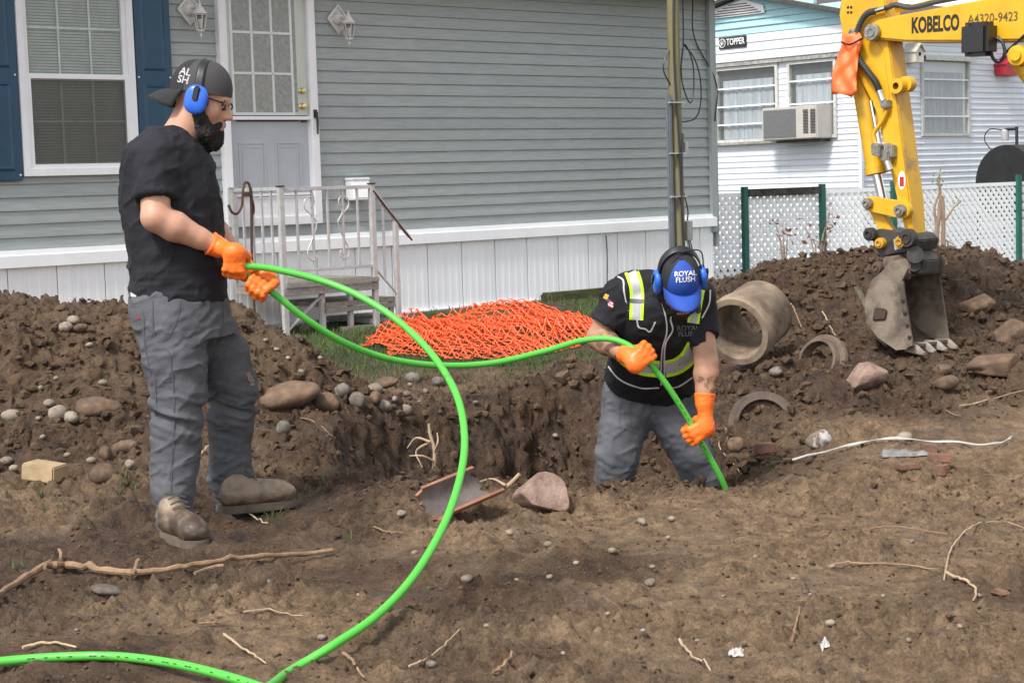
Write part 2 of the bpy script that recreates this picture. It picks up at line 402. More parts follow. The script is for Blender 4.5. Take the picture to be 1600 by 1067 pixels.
def gh(x, y):
    i = int(np.clip(np.searchsorted(gx, x) - 1, 0, len(gx) - 2)); j = int(np.clip(np.searchsorted(gy, y) - 1, 0, len(gy) - 2))
    u = (x - gx[i]) / (gx[i + 1] - gx[i]); v = (y - gy[j]) / (gy[j + 1] - gy[j])
    return float((gz[i, j] * (1 - u) + gz[i + 1, j] * u) * (1 - v) + (gz[i, j + 1] * (1 - u) + gz[i + 1, j + 1] * u) * v)
def hit(px, py, y0=4.2, y1=22.):
    """where the view ray through a pixel meets the ground"""
    d = ray(px, py); Y = y0
    while Y < y1:
        p = CAMP + d * (Y / d.y)
        if p.z < gh(p.x, p.y): return Vector((p.x, p.y, gh(p.x, p.y)))
        Y += .012
    return CAMP + d * (y1 / d.y)
nx, ny = len(gx), len(gy)
me = bpy.data.meshes.new('ground'); V = np.stack([GX, GY, gz], -1).reshape(-1, 3).astype(np.float32)
_d = (g_dug.ravel() > .05) & (np.abs(V[:, 0]) < 4) & (V[:, 1] > 4) & (V[:, 1] < 14); q_ = V[_d]; k_ = g_dug.ravel()[_d]      # lumps that overhang on the steep cut faces
for ax_, sd_ in ((0, 201), (1, 205)):
    V[_d, ax_] += k_ * (.036 * fbm(q_[:, 0] * 7, q_[:, 1] * 7, q_[:, 2] * 9, o=3, s=sd_) + .022 * fbm(q_[:, 0] * 24, q_[:, 1] * 24, q_[:, 2] * 30, o=2, s=sd_ + 1))
ii, jj = np.meshgrid(np.arange(nx - 1), np.arange(ny - 1), indexing='ij'); a0 = (ii * ny + jj).ravel()
Q = np.stack([a0, a0 + ny, a0 + ny + 1, a0 + 1], 1).astype(np.int32)
me.vertices.add(len(V)); me.vertices.foreach_set('co', V.ravel()); me.loops.add(len(Q) * 4); me.loops.foreach_set('vertex_index', Q.ravel())
me.polygons.add(len(Q)); me.polygons.foreach_set('loop_start', np.arange(0, len(Q) * 4, 4, dtype=np.int32)); me.update(calc_edges=True)
me.polygons.foreach_set('use_smooth', np.ones(len(Q), bool))
for nm, arr in (('dry', g_dry), ('grass', g_grass), ('dug', g_dug)):
    at = me.attributes.new(nm, 'FLOAT', 'POINT'); at.data.foreach_set('value', arr.astype(np.float32).ravel())
def ground_material():
    m = bpy.data.materials.new('soil'); m.use_nodes = True; n = m.node_tree; L = n.links.new; b = n.nodes['Principled BSDF']
    def node(t, **k):
        q = n.nodes.new(t)
        for a, v in k.items(): q.inputs[a].default_value = v
        return q
    tc = node('ShaderNodeTexCoord')
    def noise(sc, det=6, ro=.6):
        q = node('ShaderNodeTexNoise', Scale=sc, Detail=det, Roughness=ro); L(tc.outputs['Object'], q.inputs['Vector']); return q.outputs['Fac']
    def attr(a):
        q = node('ShaderNodeAttribute'); q.attribute_name = a; return q.outputs['Fac']
    def mix(f, a, c):
        q = n.nodes.new('ShaderNodeMix'); q.data_type = 'RGBA'; L(f, q.inputs['Factor'])
        for s_, v in ((q.inputs['A'], a), (q.inputs['B'], c)):
            if isinstance(v, tuple): s_.default_value = (*v, 1)
            else: L(v, s_)
        return q.outputs['Result']
    def rng_(f, a, c, lo=0, hi=1):
        q = node('ShaderNodeMapRange'); q.inputs['From Min'].default_value = a; q.inputs['From Max'].default_value = c; q.inputs['To Min'].default_value = lo; q.inputs['To Max'].default_value = hi; L(f, q.inputs['Value']); return q.outputs[0]
    wet = mix(rng_(noise(9, 9, .7), .36, .66), (.030, .0175, .0108), (.108, .064, .037))
    dryc = mix(rng_(noise(12, 9, .72), .36, .64), (.095, .060, .035), (.255, .172, .100))
    c = mix(attr('dry'), wet, dryc)
    hsv = node('ShaderNodeHueSaturation'); L(c, hsv.inputs['Color']); L(rng_(noise(95, 6, .75), .36, .64, .68, 1.28), hsv.inputs['Value']); c = hsv.outputs[0]      # grains and crumbs of differing tone
    sp = rng_(noise(130, 3, .7), .62, .72); c = mix(sp, c, (.26, .205, .15))           # grit
    lawn = mix(rng_(noise(9), .42, .62), (.075, .056, .036), (.045, .07, .02)); c = mix(rng_(attr('grass'), .3, .8), c, lawn)
    L(c, b.inputs['Base Color'])
    ro = rng_(noise(2.3, 4), .38, .55, .45, .95); L(ro, b.inputs['Roughness']); b.inputs['Specular IOR Level'].default_value = .35
    bp = node('ShaderNodeBump', Strength=.9, Distance=.016); L(noise(70, 8, .72), bp.inputs['Height'])
    b2 = node('ShaderNodeBump', Strength=.6, Distance=.03); L(noise(24, 6, .6), b2.inputs['Height']); L(b2.outputs[0], bp.inputs['Normal']); L(bp.outputs[0], b.inputs['Normal'])
    return m
SOIL = ground_material()
gnd = link('ground', me, SOIL, loc=(0, 0, 0)); tag(gnd, 'dug brown soil and worn lawn of the building site', kind='structure')

# loose crumbs of soil, far too many to count
def ico(sub=1):
    b = bmesh.new(); bmesh.ops.create_icosphere(b, subdivisions=sub, radius=1); v = np.array([q.co[:] for q in b.verts], np.float32); f = np.array([[q.index for q in p.verts] for p in b.faces]); b.free(); return v, f
def crumbs(name, n, region, rmin, rmax, mat, seed, label, keep=.05):
    r_ = np.random.default_rng(seed); v0, f0 = ico(1); V = []; Fc = []; k = 0; made = 0
    while made < n:
        x = r_.uniform(region[0], region[1]); y = r_.uniform(region[2], region[3])
        i = min(np.searchsorted(gx, x), nx - 1); j = min(np.searchsorted(gy, y), ny - 1)
        if r_.random() > keep + (1 - keep) * g_dug[i, j] or g_soil[i, j] < .5: continue
        r = rmin * (rmax / rmin) ** (r_.random() ** 4.2) * (.5 + .5 * g_dug[i, j])
        w = v0 * (1 + .28 * r_.standard_normal((len(v0), 1))) * np.array([1, r_.uniform(.6, 1), r_.uniform(.5, .9)])
        a = r_.uniform(0, 6.28); c, s_ = math.cos(a), math.sin(a); w = np.stack([w[:, 0] * c - w[:, 1] * s_, w[:, 0] * s_ + w[:, 1] * c, w[:, 2]], 1)
        V.append(w * r + np.array([x, y, gz[i, j] + r * .25])); Fc.append(f0 + k); k += len(v0); made += 1
    me = bpy.data.meshes.new(name); me.from_pydata(np.concatenate(V).tolist(), [], np.concatenate(Fc).tolist())
    o = link(name, me, mat, loc=(0, 0, 0)); return tag(o, label, 'soil', kind='stuff')
for q_, lab in enumerate(('crumbs of dark soil scattered over the dug ground',)):
    cr_ = crumbs('soil_crumbs', 30000, (-3.6, 3.9, 4.4, 13.0), .004, .042, SOIL, 3, lab)
    fg_ = crumbs('soil_crumbs', 22000, (-2.0, 2.3, 4.4, 7.6), .0028, .020, SOIL, 5, 'fine crumbs of soil strewn over the foreground', .6)
    for nm, val in (('dry', .55), ('grass', 0.), ('dug', 0.)):
        at = fg_.data.attributes.new(nm, 'FLOAT', 'POINT'); at.data.foreach_set('value', np.full(len(fg_.data.vertices), val, np.float32))
    for nm, val in (('dry', .3), ('grass', 0.), ('dug', 1.)):
        at = cr_.data.attributes.new(nm, 'FLOAT', 'POINT'); at.data.foreach_set('value', np.full(len(cr_.data.vertices), val, np.float32))
# ================================================================== THE GREY HOUSE
WD = Vector((3105, 2711.5, 0)).normalized(); WN = Vector((WD.y, -WD.x, 0))       # along the wall, out of the wall
HP0 = pt(630, 490, 15.5)
def HP(u, z, out=0.0): return Vector((HP0.x, HP0.y, 0)) + WD * u + WN * out + Vector((0, 0, z))
ZUP = Vector((0, 0, 1))
m_side = M('vinyl_siding', (.312, .345, .336), .55, scale=5, var=.10, stretch=(1, 1, 14), bump=.15, bscale=30, rand=.035)
m_white = M('white_vinyl', (.78, .79, .80), .45, var=.05, scale=3)
m_skirt = M('skirting_vinyl', (.84, .85, .86), .45, var=.05, scale=2.5, stretch=(1, 1, .4), rand=.03)
m_blue = M('shutter_blue', (.012, .058, .110), .45, var=.12, scale=4)
m_dark = M('dark_gap', (.02, .02, .02), .9)
m_blind = M('blind_slat', (.34, .37, .33), .6, var=.08)
m_grey_door = M('grey_door_paint', (.40, .43, .46), .4, var=.04)
m_cream = M('cream_paint', (.62, .64, .58), .45, var=.04)
m_lace = M('lace_curtain', (.27, .26, .24), .9, var=.25, scale=30)
m_brass = M('brass', (.62, .45, .16), .25, metal=1)
m_black = M('black_plastic', (.015, .015, .017), .4)
m_alu = M('weathered_aluminium', (.46, .46, .45), .5, var=.12, scale=14, metal=.25)
m_wood = M('grey_wood', (.24, .23, .20), .85, var=.25, scale=5, stretch=(1, 8, 8), bump=.4)
m_rust = M('rusty_iron', (.075, .035, .022), .8, var=.4, scale=20)
def glass(name, tint=(.95, .96, .955), rough=.03):
    m = bpy.data.materials.new(name); m.use_nodes = True; n = m.node_tree; n.nodes.clear(); L = n.links.new
    o = n.nodes.new('ShaderNodeOutputMaterial'); t = n.nodes.new('ShaderNodeBsdfTransparent'); g = n.nodes.new('ShaderNodeBsdfGlossy'); x = n.nodes.new('ShaderNodeMixShader')
    lw = n.nodes.new('ShaderNodeLayerWeight'); lw.inputs['Blend'].default_value = .5; p = n.nodes.new('ShaderNodeMath'); p.operation = 'POWER'; p.inputs[1].default_value = 4.5; q = n.nodes.new('ShaderNodeMath'); q.operation = 'MULTIPLY_ADD'; q.inputs[1].default_value = .8; q.inputs[2].default_value = .04
    t.inputs[0].default_value = (*tint, 1); g.inputs['Roughness'].default_value = rough
    L(lw.outputs['Facing'], p.inputs[0]); L(p.outputs[0], q.inputs[0]); L(q.outputs[0], x.inputs[0]); L(t.outputs[0], x.inputs[1]); L(g.outputs[0], x.inputs[2]); L(x.outputs[0], o.inputs['Surface']); return m
m_glass = glass('window_glass'); m_screen = glass('insect_screen', (.74, .73, .72), .5)
house = thing('mobile_home', HP(.3, .15), 'grey-sided mobile home with blue shutters and white skirting', 'house')
UL, UR = -9.0, 4.17; ZS, ZT = .925, 3.16; EXPO = .1008
WIN = (-3.56, -2.58, 1.49, 3.06); DOOR = (-1.80, -.845, 1.03, 3.13)
# dark shell behind everything, roof, far walls
b = MB(); b.box(HP((UL + UR) / 2, (ZS + ZT) / 2 + .0, -2.06), (UR - UL, 4.0, ZT - ZS), WD, WN, ZUP); b.build('wall_core', M('sheathing', (.20, .22, .21), .8), house)
def siding_board(u0, u1, z):
    P = []; N = 2
    prof = [(z + EXPO + .012, .004), (z + EXPO * .55, .012), (z + .012, .019), (z + .002, .0195), (z, .016), (z + .001, .002)]
    b = MB(); b.add([HP(u, q, -.052 + o) for u in (u0, u1) for q, o in prof], [(i, i + 6, (i + 1) % 6 + 6, (i + 1) % 6) for i in range(6)] + [tuple(range(6)), tuple(range(11, 5, -1))])
    return b.build('siding_board', m_side, house)
row = 0; z = ZS
while z < ZT - .03:
    zt = z + EXPO; spans = [(UL, UR)]
    for a0_, a1_, b0_, b1_ in (WIN, DOOR):
        if z + .05 > b0_ and z + .05 < b1_:
            ns_ = []
            for s0, s1 in spans:
                if a0_ > s0 and a1_ < s1: ns_ += [(s0, a0_), (a1_, s1)]
                else: ns_.append((s0, s1))
            spans = ns_
    seam = -7.2 + (row // 2 * 1.37) % 3.6
    for s0, s1 in spans:
        cuts = [s0] + [q for q in (seam, seam + 3.66, seam + 7.32, seam + 10.98) if s0 + .3 < q < s1 - .3] + [s1]
        for k in range(len(cuts) - 1):
            siding_board(cuts[k] - (.02 if k else 0), cuts[k + 1], z + (.0012 if k % 2 else 0))
    z = zt; row += 1
# skirting: ledge trim, ribbed panels
b = MB(); b.add([HP(u, q, o) for u in (UL, UR + .01) for q, o in ((ZS + .012, -.05), (ZS + .004, .005), (ZS - .025, .012), (ZS - .032, .03), (ZS - .12, .034), (ZS - .125, .0), (ZS - .125, -.05))], [(i, i + 7, (i + 1) % 7 + 7, (i + 1) % 7) for i in range(7)] + [tuple(range(7)), tuple(range(13, 6, -1))])
b.build('skirting_trim', m_white, house)
u = UL; k = 0
while u < UR - .05:
    w = min(.405, UR - u); prof = []
    for q in range(5):
        c = u + w * q / 5
        prof += [(c + .004, 0), (c + .014, .002), (c + w / 5 * .45, .002), (c + w / 5 * .58, .0006)]
    prof.append((u + w - .002, 0)); zb = .12
    b = MB(); b.grid([[HP(c, zb, -.02 + o) for c, o in prof], [HP(c, ZS - .1, -.02 + o) for c, o in prof]]); b.build('skirting_panel', m_skirt, house); u += w; k += 1
b = MB(); b.box(HP((UL + UR) / 2, .5, -.3), (UR - UL - .1, .5, .8), WD, WN, ZUP); b.build('skirting_backing', m_skirt, house)
b = MB(); b.box(HP((UL + UR) / 2, .155, -.005), (UR - UL, .04, .09), WD, WN, ZUP); b.build('skirting_base_rail', m_white, house)
# corner post
m_corner = M('corner_trim', (.30, .335, .33), .5, var=.05)
b = MB(); b.box(HP(UR + .012, 1.97, -.012), (.085, .05, 2.46), WD, WN, ZUP); b.box(HP(UR + .06, 1.9, -.05), (.04, .1, 2.62), WD, WN, ZUP); b.build('corner_trim', m_corner, house, bevel=.004)
b = MB(); b.box(HP(UR + .04, 2.0, -2.1), (.03, 3.9, 2.4), WD, WN, ZUP); b.build('end_wall', m_side, house)
# eave
b = MB(); b.box(HP((UL + UR) / 2 + .1, 3.19, .12), (UR - UL + .5, .42, .03), WD, WN, ZUP); b.build('soffit', m_cream, house)
b = MB(); b.box(HP((UL + UR) / 2 + .1, 3.25, .34), (UR - UL + .5, .03, .17), WD, WN, ZUP); b.build('fascia', m_corner, house)
m_shing = M('dark_shingles', (.07, .06, .055), .9, var=.4, scale=30, bump=.5)
b = MB(); b.prism([HP(UL - .2, 3.30, .40), HP(UL - .2, 4.1, -2.1), HP(UL - .2, 3.30, -4.6), HP(UL - .2, 3.25, -4.6), HP(UL - .2, 3.25, .40)], WD * (UR - UL + .5)); b.build('roof', m_shing, house)
# window
def rect_frame(b, u0, u1, z0, z1, w, o0, o1, P=HP):
    D = o1 - o0; c = (o0 + o1) / 2
    X, N = (P(1, 0) - P(0, 0)), (P(0, 0, 1) - P(0, 0))
    b.box(P((u0 + u1) / 2, z1 - w / 2, c), (u1 - u0, D, w), X, N, ZUP); b.box(P((u0 + u1) / 2, z0 + w / 2, c), (u1 - u0, D, w), X, N, ZUP)
    b.box(P(u0 + w / 2, (z0 + z1) / 2, c), (w, D, z1 - z0 - 2 * w), X, N, ZUP); b.box(P(u1 - w / 2, (z0 + z1) / 2, c), (w, D, z1 - z0 - 2 * w), X, N, ZUP)
u0, u1, z0, z1 = WIN; zm = 2.235
win = link('window', (lambda b: (rect_frame(b, u0, u1, z0, z1, .055, -.06, .012), b.mesh('window'))[1])(MB()), m_white, house)
b = MB(); rect_frame(b, u0 + .055, u1 - .055, zm - .02, z1 - .05, .035, -.045, -.01); b.build('upper_sash', m_white, win)
b = MB(); rect_frame(b, u0 + .055, u1 - .055, z0 + .05, zm + .03, .038, -.03, .004); b.build('lower_sash', m_white, win)
iu0, iu1 = u0 + .09, u1 - .09
for nm, za, zb, oo in (('upper', zm + .02, z1 - .085, -.036), ('lower', z0 + .09, zm - .01, -.030)):
    b = MB()
    for q in (1, 2): b.box(HP(iu0 + (iu1 - iu0) * q / 3, (za + zb) / 2, oo), (.016, .008, zb - za), WD, WN, ZUP)
    b.box(HP((iu0 + iu1) / 2, (za + zb) / 2, oo - .0), (iu1 - iu0, .0075, .016), WD, WN, ZUP); b.build('muntin', M('muntin_' + nm, (.52, .56, .53), .5), win)
    b = MB(); b.box(HP((iu0 + iu1) / 2, (za + zb) / 2, oo + .008), (iu1 - iu0, .003, zb - za), WD, WN, ZUP); b.build('pane', m_glass, win)
b = MB(); b.box(HP((iu0 + iu1) / 2, (z0 + .09 + zm) / 2, .0), (iu1 - iu0, .002, zm - z0 - .1), WD, WN, ZUP); b.build('insect_screen', m_screen, win)
b = MB(); b.box(HP((u0 + u1) / 2, (z0 + z1) / 2, -.0585), (u1 - u0 - .02, .003, z1 - z0 - .02), WD, WN, ZUP); b.build('room_shade', M('blind_back', (.15, .17, .15), .8), win)
q = z0 + .1
while q < z1 - .08:
    b = MB(); b.box(HP((u0 + u1) / 2, q, -.0525), (iu1 - iu0, .006, .0165), WD, (WN * .8 + ZUP * .3), ZUP); b.build('blind_slat', m_blind, win); q += .0225
for a0_, a1_ in ((u0 - .34, u0 - .012), (u1 + .012, u1 + .335)):
    b = MB(); b.box(HP((a0_ + a1_) / 2, 2.27, -.01), (a1_ - a0_, .03, 1.62), WD, WN, ZUP); sh = b.build('shutter', m_blue, house, bevel=.004)
    for za, zb in ((1.53, 2.20), (2.30, 3.02)):
        b = MB(); c0, c1 = a0_ + .055, a1_ - .055
        b.add([HP(c0, za, .005), HP(c1, za, .005), HP(c1, zb, .005), HP(c0, zb, .005), HP(c0 + .02, za + .02, .016), HP(c1 - .02, za + .02, .016), HP(c1 - .02, zb - .02, .016), HP(c0 + .02, zb - .02, .016), HP(c0 + .035, za + .035, .009), HP(c1 - .035, za + .035, .009), HP(c1 - .035, zb - .035, .009), HP(c0 + .035, zb - .035, .009)],
              [(i, (i + 1) % 4, (i + 1) % 4 + 4, i + 4) for i in range(4)] + [(i + 4, (i + 1) % 4 + 4, (i + 1) % 4 + 8, i + 8) for i in range(4)] + [(8, 9, 10, 11)]); b.build('raised_panel', m_blue, sh)
    for zz in (1.5, 2.25):
        for uu in (a0_ + .02, a1_ - .02):
            b = MB(); b.lathe([(0, .004), (.006, .003), (.008, 0)], HP(uu, zz, .005), WN, 8); b.build('screw', m_white, sh)
# door: frame, inner door, storm door
u0, u1, z0, z1 = DOOR
b = MB(); rect_frame(b, u0, u1, z0, z1, .075, -.06, .02); door = b.build('door', m_white, house, bevel=.004)
rail = 1.93
iu0, iu1 = u0 + .075, u1 - .075
b = MB(); b.box(HP((iu0 + iu1) / 2, (z0 + rail) / 2, -.05), (iu1 - iu0, .012, rail - z0), WD, WN, ZUP); b.build('lower_leaf', m_grey_door, door)
b = MB(); b.box(HP((iu0 + iu1) / 2, (rail + z1) / 2, -.05), (iu1 - iu0, .012, z1 - rail - .05), WD, WN, ZUP); b.build('upper_leaf', m_cream, door)
for c0 in (iu0 + .10, iu0 + .46):
    b = MB(); c1 = c0 + .26; za, zb = 1.2, 1.73
    for (e0, e1, o) in ((0, .015, .006), (.03, .045, .004)):
        rect_frame(b, c0 + e0, c1 - e0, za + e0, zb - e0, .014, -.045, -.044 + o)
    b.build('raised_panel', m_grey_door, door)
b = MB(); b.box(HP((iu0 + iu1) / 2, 2.47, -.0425), (.62, .004, .98), WD, WN, ZUP); b.build('lace_curtain', m_lace, door)
b = MB(); rect_frame(b, iu0 + .06, iu1 - .13, 1.955, 2.99, .022, -.044, -.034); b.build('window_frame', m_white, door)
b = MB()
for q in (1, 2): b.box(HP(iu0 + .07 + (iu1 - iu0 - .21) * q / 3, 2.47, -.036), (.02, .01, .99), WD, WN, ZUP)
for q in (1, 2): b.box(HP((iu0 + iu1) / 2 - .035, 1.965 + 1.01 * q / 3, -.0355), (iu1 - iu0 - .21, .009, .02), WD, WN, ZUP)
b.build('muntin', m_white, door)
b = MB(); b.box(HP((iu0 + iu1) / 2, 2.52, -.012), (iu1 - iu0, .003, 1.14), WD, WN, ZUP); b.build('storm_glass', m_glass, door)
b = MB(); b.box(HP((iu0 + iu1) / 2, rail + .0, -.005), (iu1 - iu0, .02, .028), WD, WN, ZUP); b.build('storm_rail', m_white, door)
b = MB(); b.box(HP((iu0 + iu1) / 2, 1.16, -.004), (iu1 - iu0 - .05, .012, .20), WD, WN, ZUP); b.build('kick_plate', m_white, door, bevel=.004)
b = MB(); b.box(HP((iu0 + iu1) / 2, 1.29, .0), (iu1 - iu0, .016, .02), WD, WN, ZUP); b.box(HP((iu0 + iu1) / 2, 1.265, .004), (iu1 - iu0, .016, .008), WD, WN, ZUP); b.build('kick_rail', m_white, door)
b = MB(); b.box(HP(iu0 + .4, rail - .022, -.04), (.62, .012, .012), WD, WN, ZUP); b.box(HP(iu1 - .05, rail - .025, -.03), (.05, .02, .015), WD, WN, ZUP); b.build('closer_bar', m_black, door)
for zz, r in ((2.16, .026), (2.03, .028)):
    b = MB(); b.lathe([(0, .045), (r * .8, .043), (r, .03), (r * .6, .018), (r * 1.1, .006), (r * 1.1, 0)], HP(iu1 - .055, zz, -.044), WN, 16); b.build('door_knob', m_brass, door, smooth=True)
b = MB(); b.tube([HP(u1 - .04, 1.98, .02), HP(u1 - .04, 1.975, .045), HP(u1 - .036, 1.9, .048), HP(u1 - .04, 1.79, .05)], [.014, .014, .011, .008], 8); b.box(HP(u1 - .04, 1.965, .025), (.03, .02, .07), WD, WN, ZUP); b.build('storm_handle', m_black, door)
# vent hood on the wall
b = MB(); pf = [(1.40, 0), (1.40, .09), (1.385, .10), (1.23, .14), (1.215, .13), (1.215, 0)]
b.prism([HP(-.56, a, o - .033) for a, o in pf], WD * .19); b.box(HP(-.465, 1.40, .02), (.21, .11, .025), WD, WN, ZUP); b.build('vent_hood', m_white, house, bevel=.008)

# ------------------------------------------------------------------ wall lanterns
m_lampw = M('chalky_white_metal', (.60, .59, .56), .6, var=.12, scale=25)
def lantern(u, z, label):
    base = HP(u, z, -.033); t = thing('wall_lantern', base, label, 'wall light', 'porch lanterns beside the door')
    s = .115; b = MB()
    for e0, e1, o in ((1.0, .80, .02),):
        vs = [HP(u + s * a * e, z + s * c * e * 1.12, -.033 + oo) for e, oo in ((e0, 0), (e0, .02), (e1, .024), (e1, .008)) for a, c in ((0, 1), (1, 0), (0, -1), (-1, 0))]
        b.add(vs, [(r * 4 + i, r * 4 + (i + 1) % 4, (r + 1) * 4 + (i + 1) % 4, (r + 1) * 4 + i) for r in range(3) for i in range(4)] + [(12, 13, 14, 15)])
    b.build('mounting_plate', m_lampw, t)
    b = MB(); b.lathe([(0, .05), (.03, .048), (.05, .03), (.058, 0)], HP(u, z, -.03), WN, 16); b.build('backplate', m_lampw, t, smooth=True)
    cx = HP(u + .02, z - .05, .105)
    b = MB(); b.tube(spline([HP(u, z, 0), HP(u + .005, z + .015, .05), HP(u + .018, z + .01, .09), cx + Vector((0, 0, .055))], 5), .014, 8); b.build('arm', m_lampw, t, smooth=True)
    b = MB(); b.lathe([(0, .115), (.008, .11), (.005, .098), (.013, .088), (.012, .075), (.02, .066), (.022, .058), (.034, .05), (.04, .03), (.062, .012), (.068, .004), (.06, 0), (0, .0)], cx, (0, 0, 1), 12); b.build('cap', m_lampw, t, smooth=True)
    b = MB()
    for k in range(6):
        a = k * math.pi / 3; e = Vector((math.cos(a), math.sin(a), 0)); b.tube([cx + e * .052, cx + e * .03 + Vector((0, 0, -.125))], .0045, 5)
    b.lathe([(.054, 0), (.056, -.006), (.050, -.008)], cx, (0, 0, 1), 6); b.lathe([(0, -.12), (.034, -.122), (.033, -.132), (.02, -.145), (.008, -.155), (.012, -.168), (.006, -.178), (0, -.195)], cx, (0, 0, 1), 12); b.build('cage', m_lampw, t, smooth=True)
    b = MB(); b.lathe([(.050, -.004), (.030, -.122)], cx, (0, 0, 1), 6); b.build('lamp_glass', glass('lantern_glass', (.8, .8, .78), .15), t)
    b = MB(); b.lathe([(0, -.03), (.018, -.04), (.022, -.06), (.012, -.085), (.011, -.11), (0, -.11)], cx, (0, 0, 1), 10); b.build('bulb', m_white, t, smooth=True)
lantern(-.575, 2.78, 'white porch lantern right of the door, on bare siding')
lantern(-2.045, 2.80, 'white porch lantern between the door and the blue shutter')

# ------------------------------------------------------------------ porch steps with railing
po = .75
steps = thing('porch_steps', HP(-1.2, .2, .5), 'grey metal-railed wooden porch steps below the white door', 'steps')
def PB(name, u0, u1, z0, z1, o0, o1, mat=m_alu, bev=.003, par=None):
    b = MB(); b.box(HP((u0 + u1) / 2, (z0 + z1) / 2, (o0 + o1) / 2), (u1 - u0, o1 - o0, z1 - z0), WD, WN, ZUP); return b.build(name, mat, par or steps, bevel=bev)
uA, uB = -1.78, -.86
for oo in (.04, .23, .42, .61): PB('landing_board', uA + .02, uB + .02, .545, .585, oo, oo + .18, m_wood)
PB('landing_frame', uA, uB + .02, .48, .54, .74, .78, m_wood); PB('landing_frame', uA, uA + .04, .48, .54, .05, .74, m_wood)
for uu, oo in ((uA + .02, po), (uB, po), (uA + .02, .06)):
    PB('post', uu - .022, uu + .022, .16 if oo > .1 else .6, 1.35, oo - .022, oo + .022)
    PB('post_cap', uu - .028, uu + .028, 1.35, 1.362, oo - .028, oo + .028, m_rust if oo > .1 else m_alu)
PB('top_rail', uA + .03, uB - .02, 1.315, 1.345, po - .015, po + .015); PB('bottom_rail', uA + .03, uB - .02, .665, .69, po - .012, po + .012)
PB('top_rail', uA + .005, uA + .035, 1.32, 1.35, .08, po - .02); PB('bottom_rail', uA + .008, uA + .032, .665, .69, .08, po - .02)
for k in range(1, 6):
    uu = uA + .02 + (uB - uA - .02) * k / 6; PB('baluster', uu - .009, uu + .009, .69, 1.315, po - .009, po + .009, bev=.002)
for k in range(1, 5):
    oo = .06 + (po - .06) * k / 5; PB('baluster', uA + .011, uA + .029, .69, 1.32, oo - .009, oo + .009, bev=.002)
def scroll(u, oo, side, sc=1.0):
    pts = []
    for k in range(22): a = 4.6 - k * .27; r = .03 + .0018 * k; pts.append((u + side * (r * math.cos(a)), 1.21 + r * math.sin(a)))
    pts += [(u - side * .055, 1.06), (u - side * .02, .95), (u + side * .03, .86)]
    for k in range(16): a = .6 - k * .3; r = .06 - .002 * k; pts.append((u - side * .01 + side * r * math.cos(a), .80 + r * math.sin(a)))
    b = MB(); b.tube(spline([HP(a, c, oo) for a, c in pts], 2), .006, 6); b.build('scroll', m_alu, steps, smooth=True)
scroll(uB - .30, po + .004, 1); scroll(uB - .62, po + .004, -1)
# descending flight along the wall
PB('post', -.645, -.605, .16, 1.04, po - .02, po + .02)
b = MB(); b.tube([HP(uB, 1.33, po), HP(-.625, 1.045, po), HP(-.48, .90, po)], .015, 8); b.build('hand_rail', m_alu, steps, smooth=True)
b = MB(); b.tube([HP(uB, 1.30, po + .02), HP(-.47, .87, po + .02)], .009, 6); b.build('hand_rail', m_rust, steps, smooth=True)
b = MB(); b.tube([HP(uB, .66, po), HP(-.625, .42, po)], .011, 6); b.build('bottom_rail', m_alu, steps)
PB('baluster', -.76, -.742, .56, 1.19, po - .009, po + .009, bev=.002)
for k, (ua, ub, zz) in enumerate(((-1.35, -.60, .40), (-1.2, -.42, .235))):
    for oo in (.08, .30, .52): PB('tread', ua if k == 0 else ua + .3, ub, zz - .04, zz, oo, oo + .21, m_wood)
    PB('riser_frame', ua, ub - .02, zz - .085, zz - .045, po - .05, po - .01, m_wood)
for uu in (-1.36, -1.08, -.66): PB('leg', uu - .02, uu + .02, .1, .48 if uu < -.7 else .36, po - .08, po - .04)
b = MB(); b.tube([HP(uA + .03, .2, po), HP(-1.36, .47, po - .05)], .014, 6); b.build('brace', m_alu, steps)
# rusty shepherd hook leaning at the railing
hk = [HP(-1.80, .3, .36), HP(-1.80, .8, .36), HP(-1.785, 1.2, .36), HP(-1.785, 1.32, .36), HP(-1.80, 1.385, .36), HP(-1.835, 1.39, .36), HP(-1.86, 1.32, .36), HP(-1.875, 1.21, .36), HP(-1.92, 1.15, .36), HP(-1.97, 1.16, .36), HP(-2.0, 1.22, .36)]
b = MB(); b.tube(spline(hk, 6), .011, 8); b.box(HP(-1.82, 1.30, .36), (.07, .03, .035), WD, WN, ZUP)
b.tube(spline([HP(-1.79, 1.30, .36), HP(-1.765, 1.22, .36), HP(-1.765, 1.15, .36), HP(-1.79, 1.14, .36)], 5), .009, 8)
tag(b.build('iron_hook', m_rust, smooth=True), 'rusty iron hook hanging on the left end of the porch railing', 'hook')

# ------------------------------------------------------------------ utility pole with conduit and cables
pole = thing('utility_pole', HP(2.97, .18, .6), 'mossy wooden utility pole in front of the grey house corner', 'pole')
m_pole = M('mossy_pole_wood', (.20, .185, .06), .9, scale=4, stretch=(3, 3, .35), col2=(.16, .14, .115), bump=.5, bscale=25)
PO = .6; pu = 2.975
b = MB(); b.tube([HP(pu + .005 * math.sin(k), .1 + k * .5, PO) for k in range(10)], [.066 - .0012 * k for k in range(10)], 14); b.build('shaft', m_pole, pole, smooth=True)
m_cond = M('grey_conduit', (.13, .145, .165), .5, var=.1)
b = MB(); b.box(HP(pu - .115, 1.13, PO + .02), (.055, .05, 2.0), WD, WN, ZUP); b.build('cable_guard', m_cond, pole, bevel=.012)
for zz in (2.05, 1.56, 1.14):
    b = MB(); b.box(HP(pu - .04, zz, PO + .06), (.22, .03, .012), WD, WN, ZUP); b.build('strap', m_alu, pole)
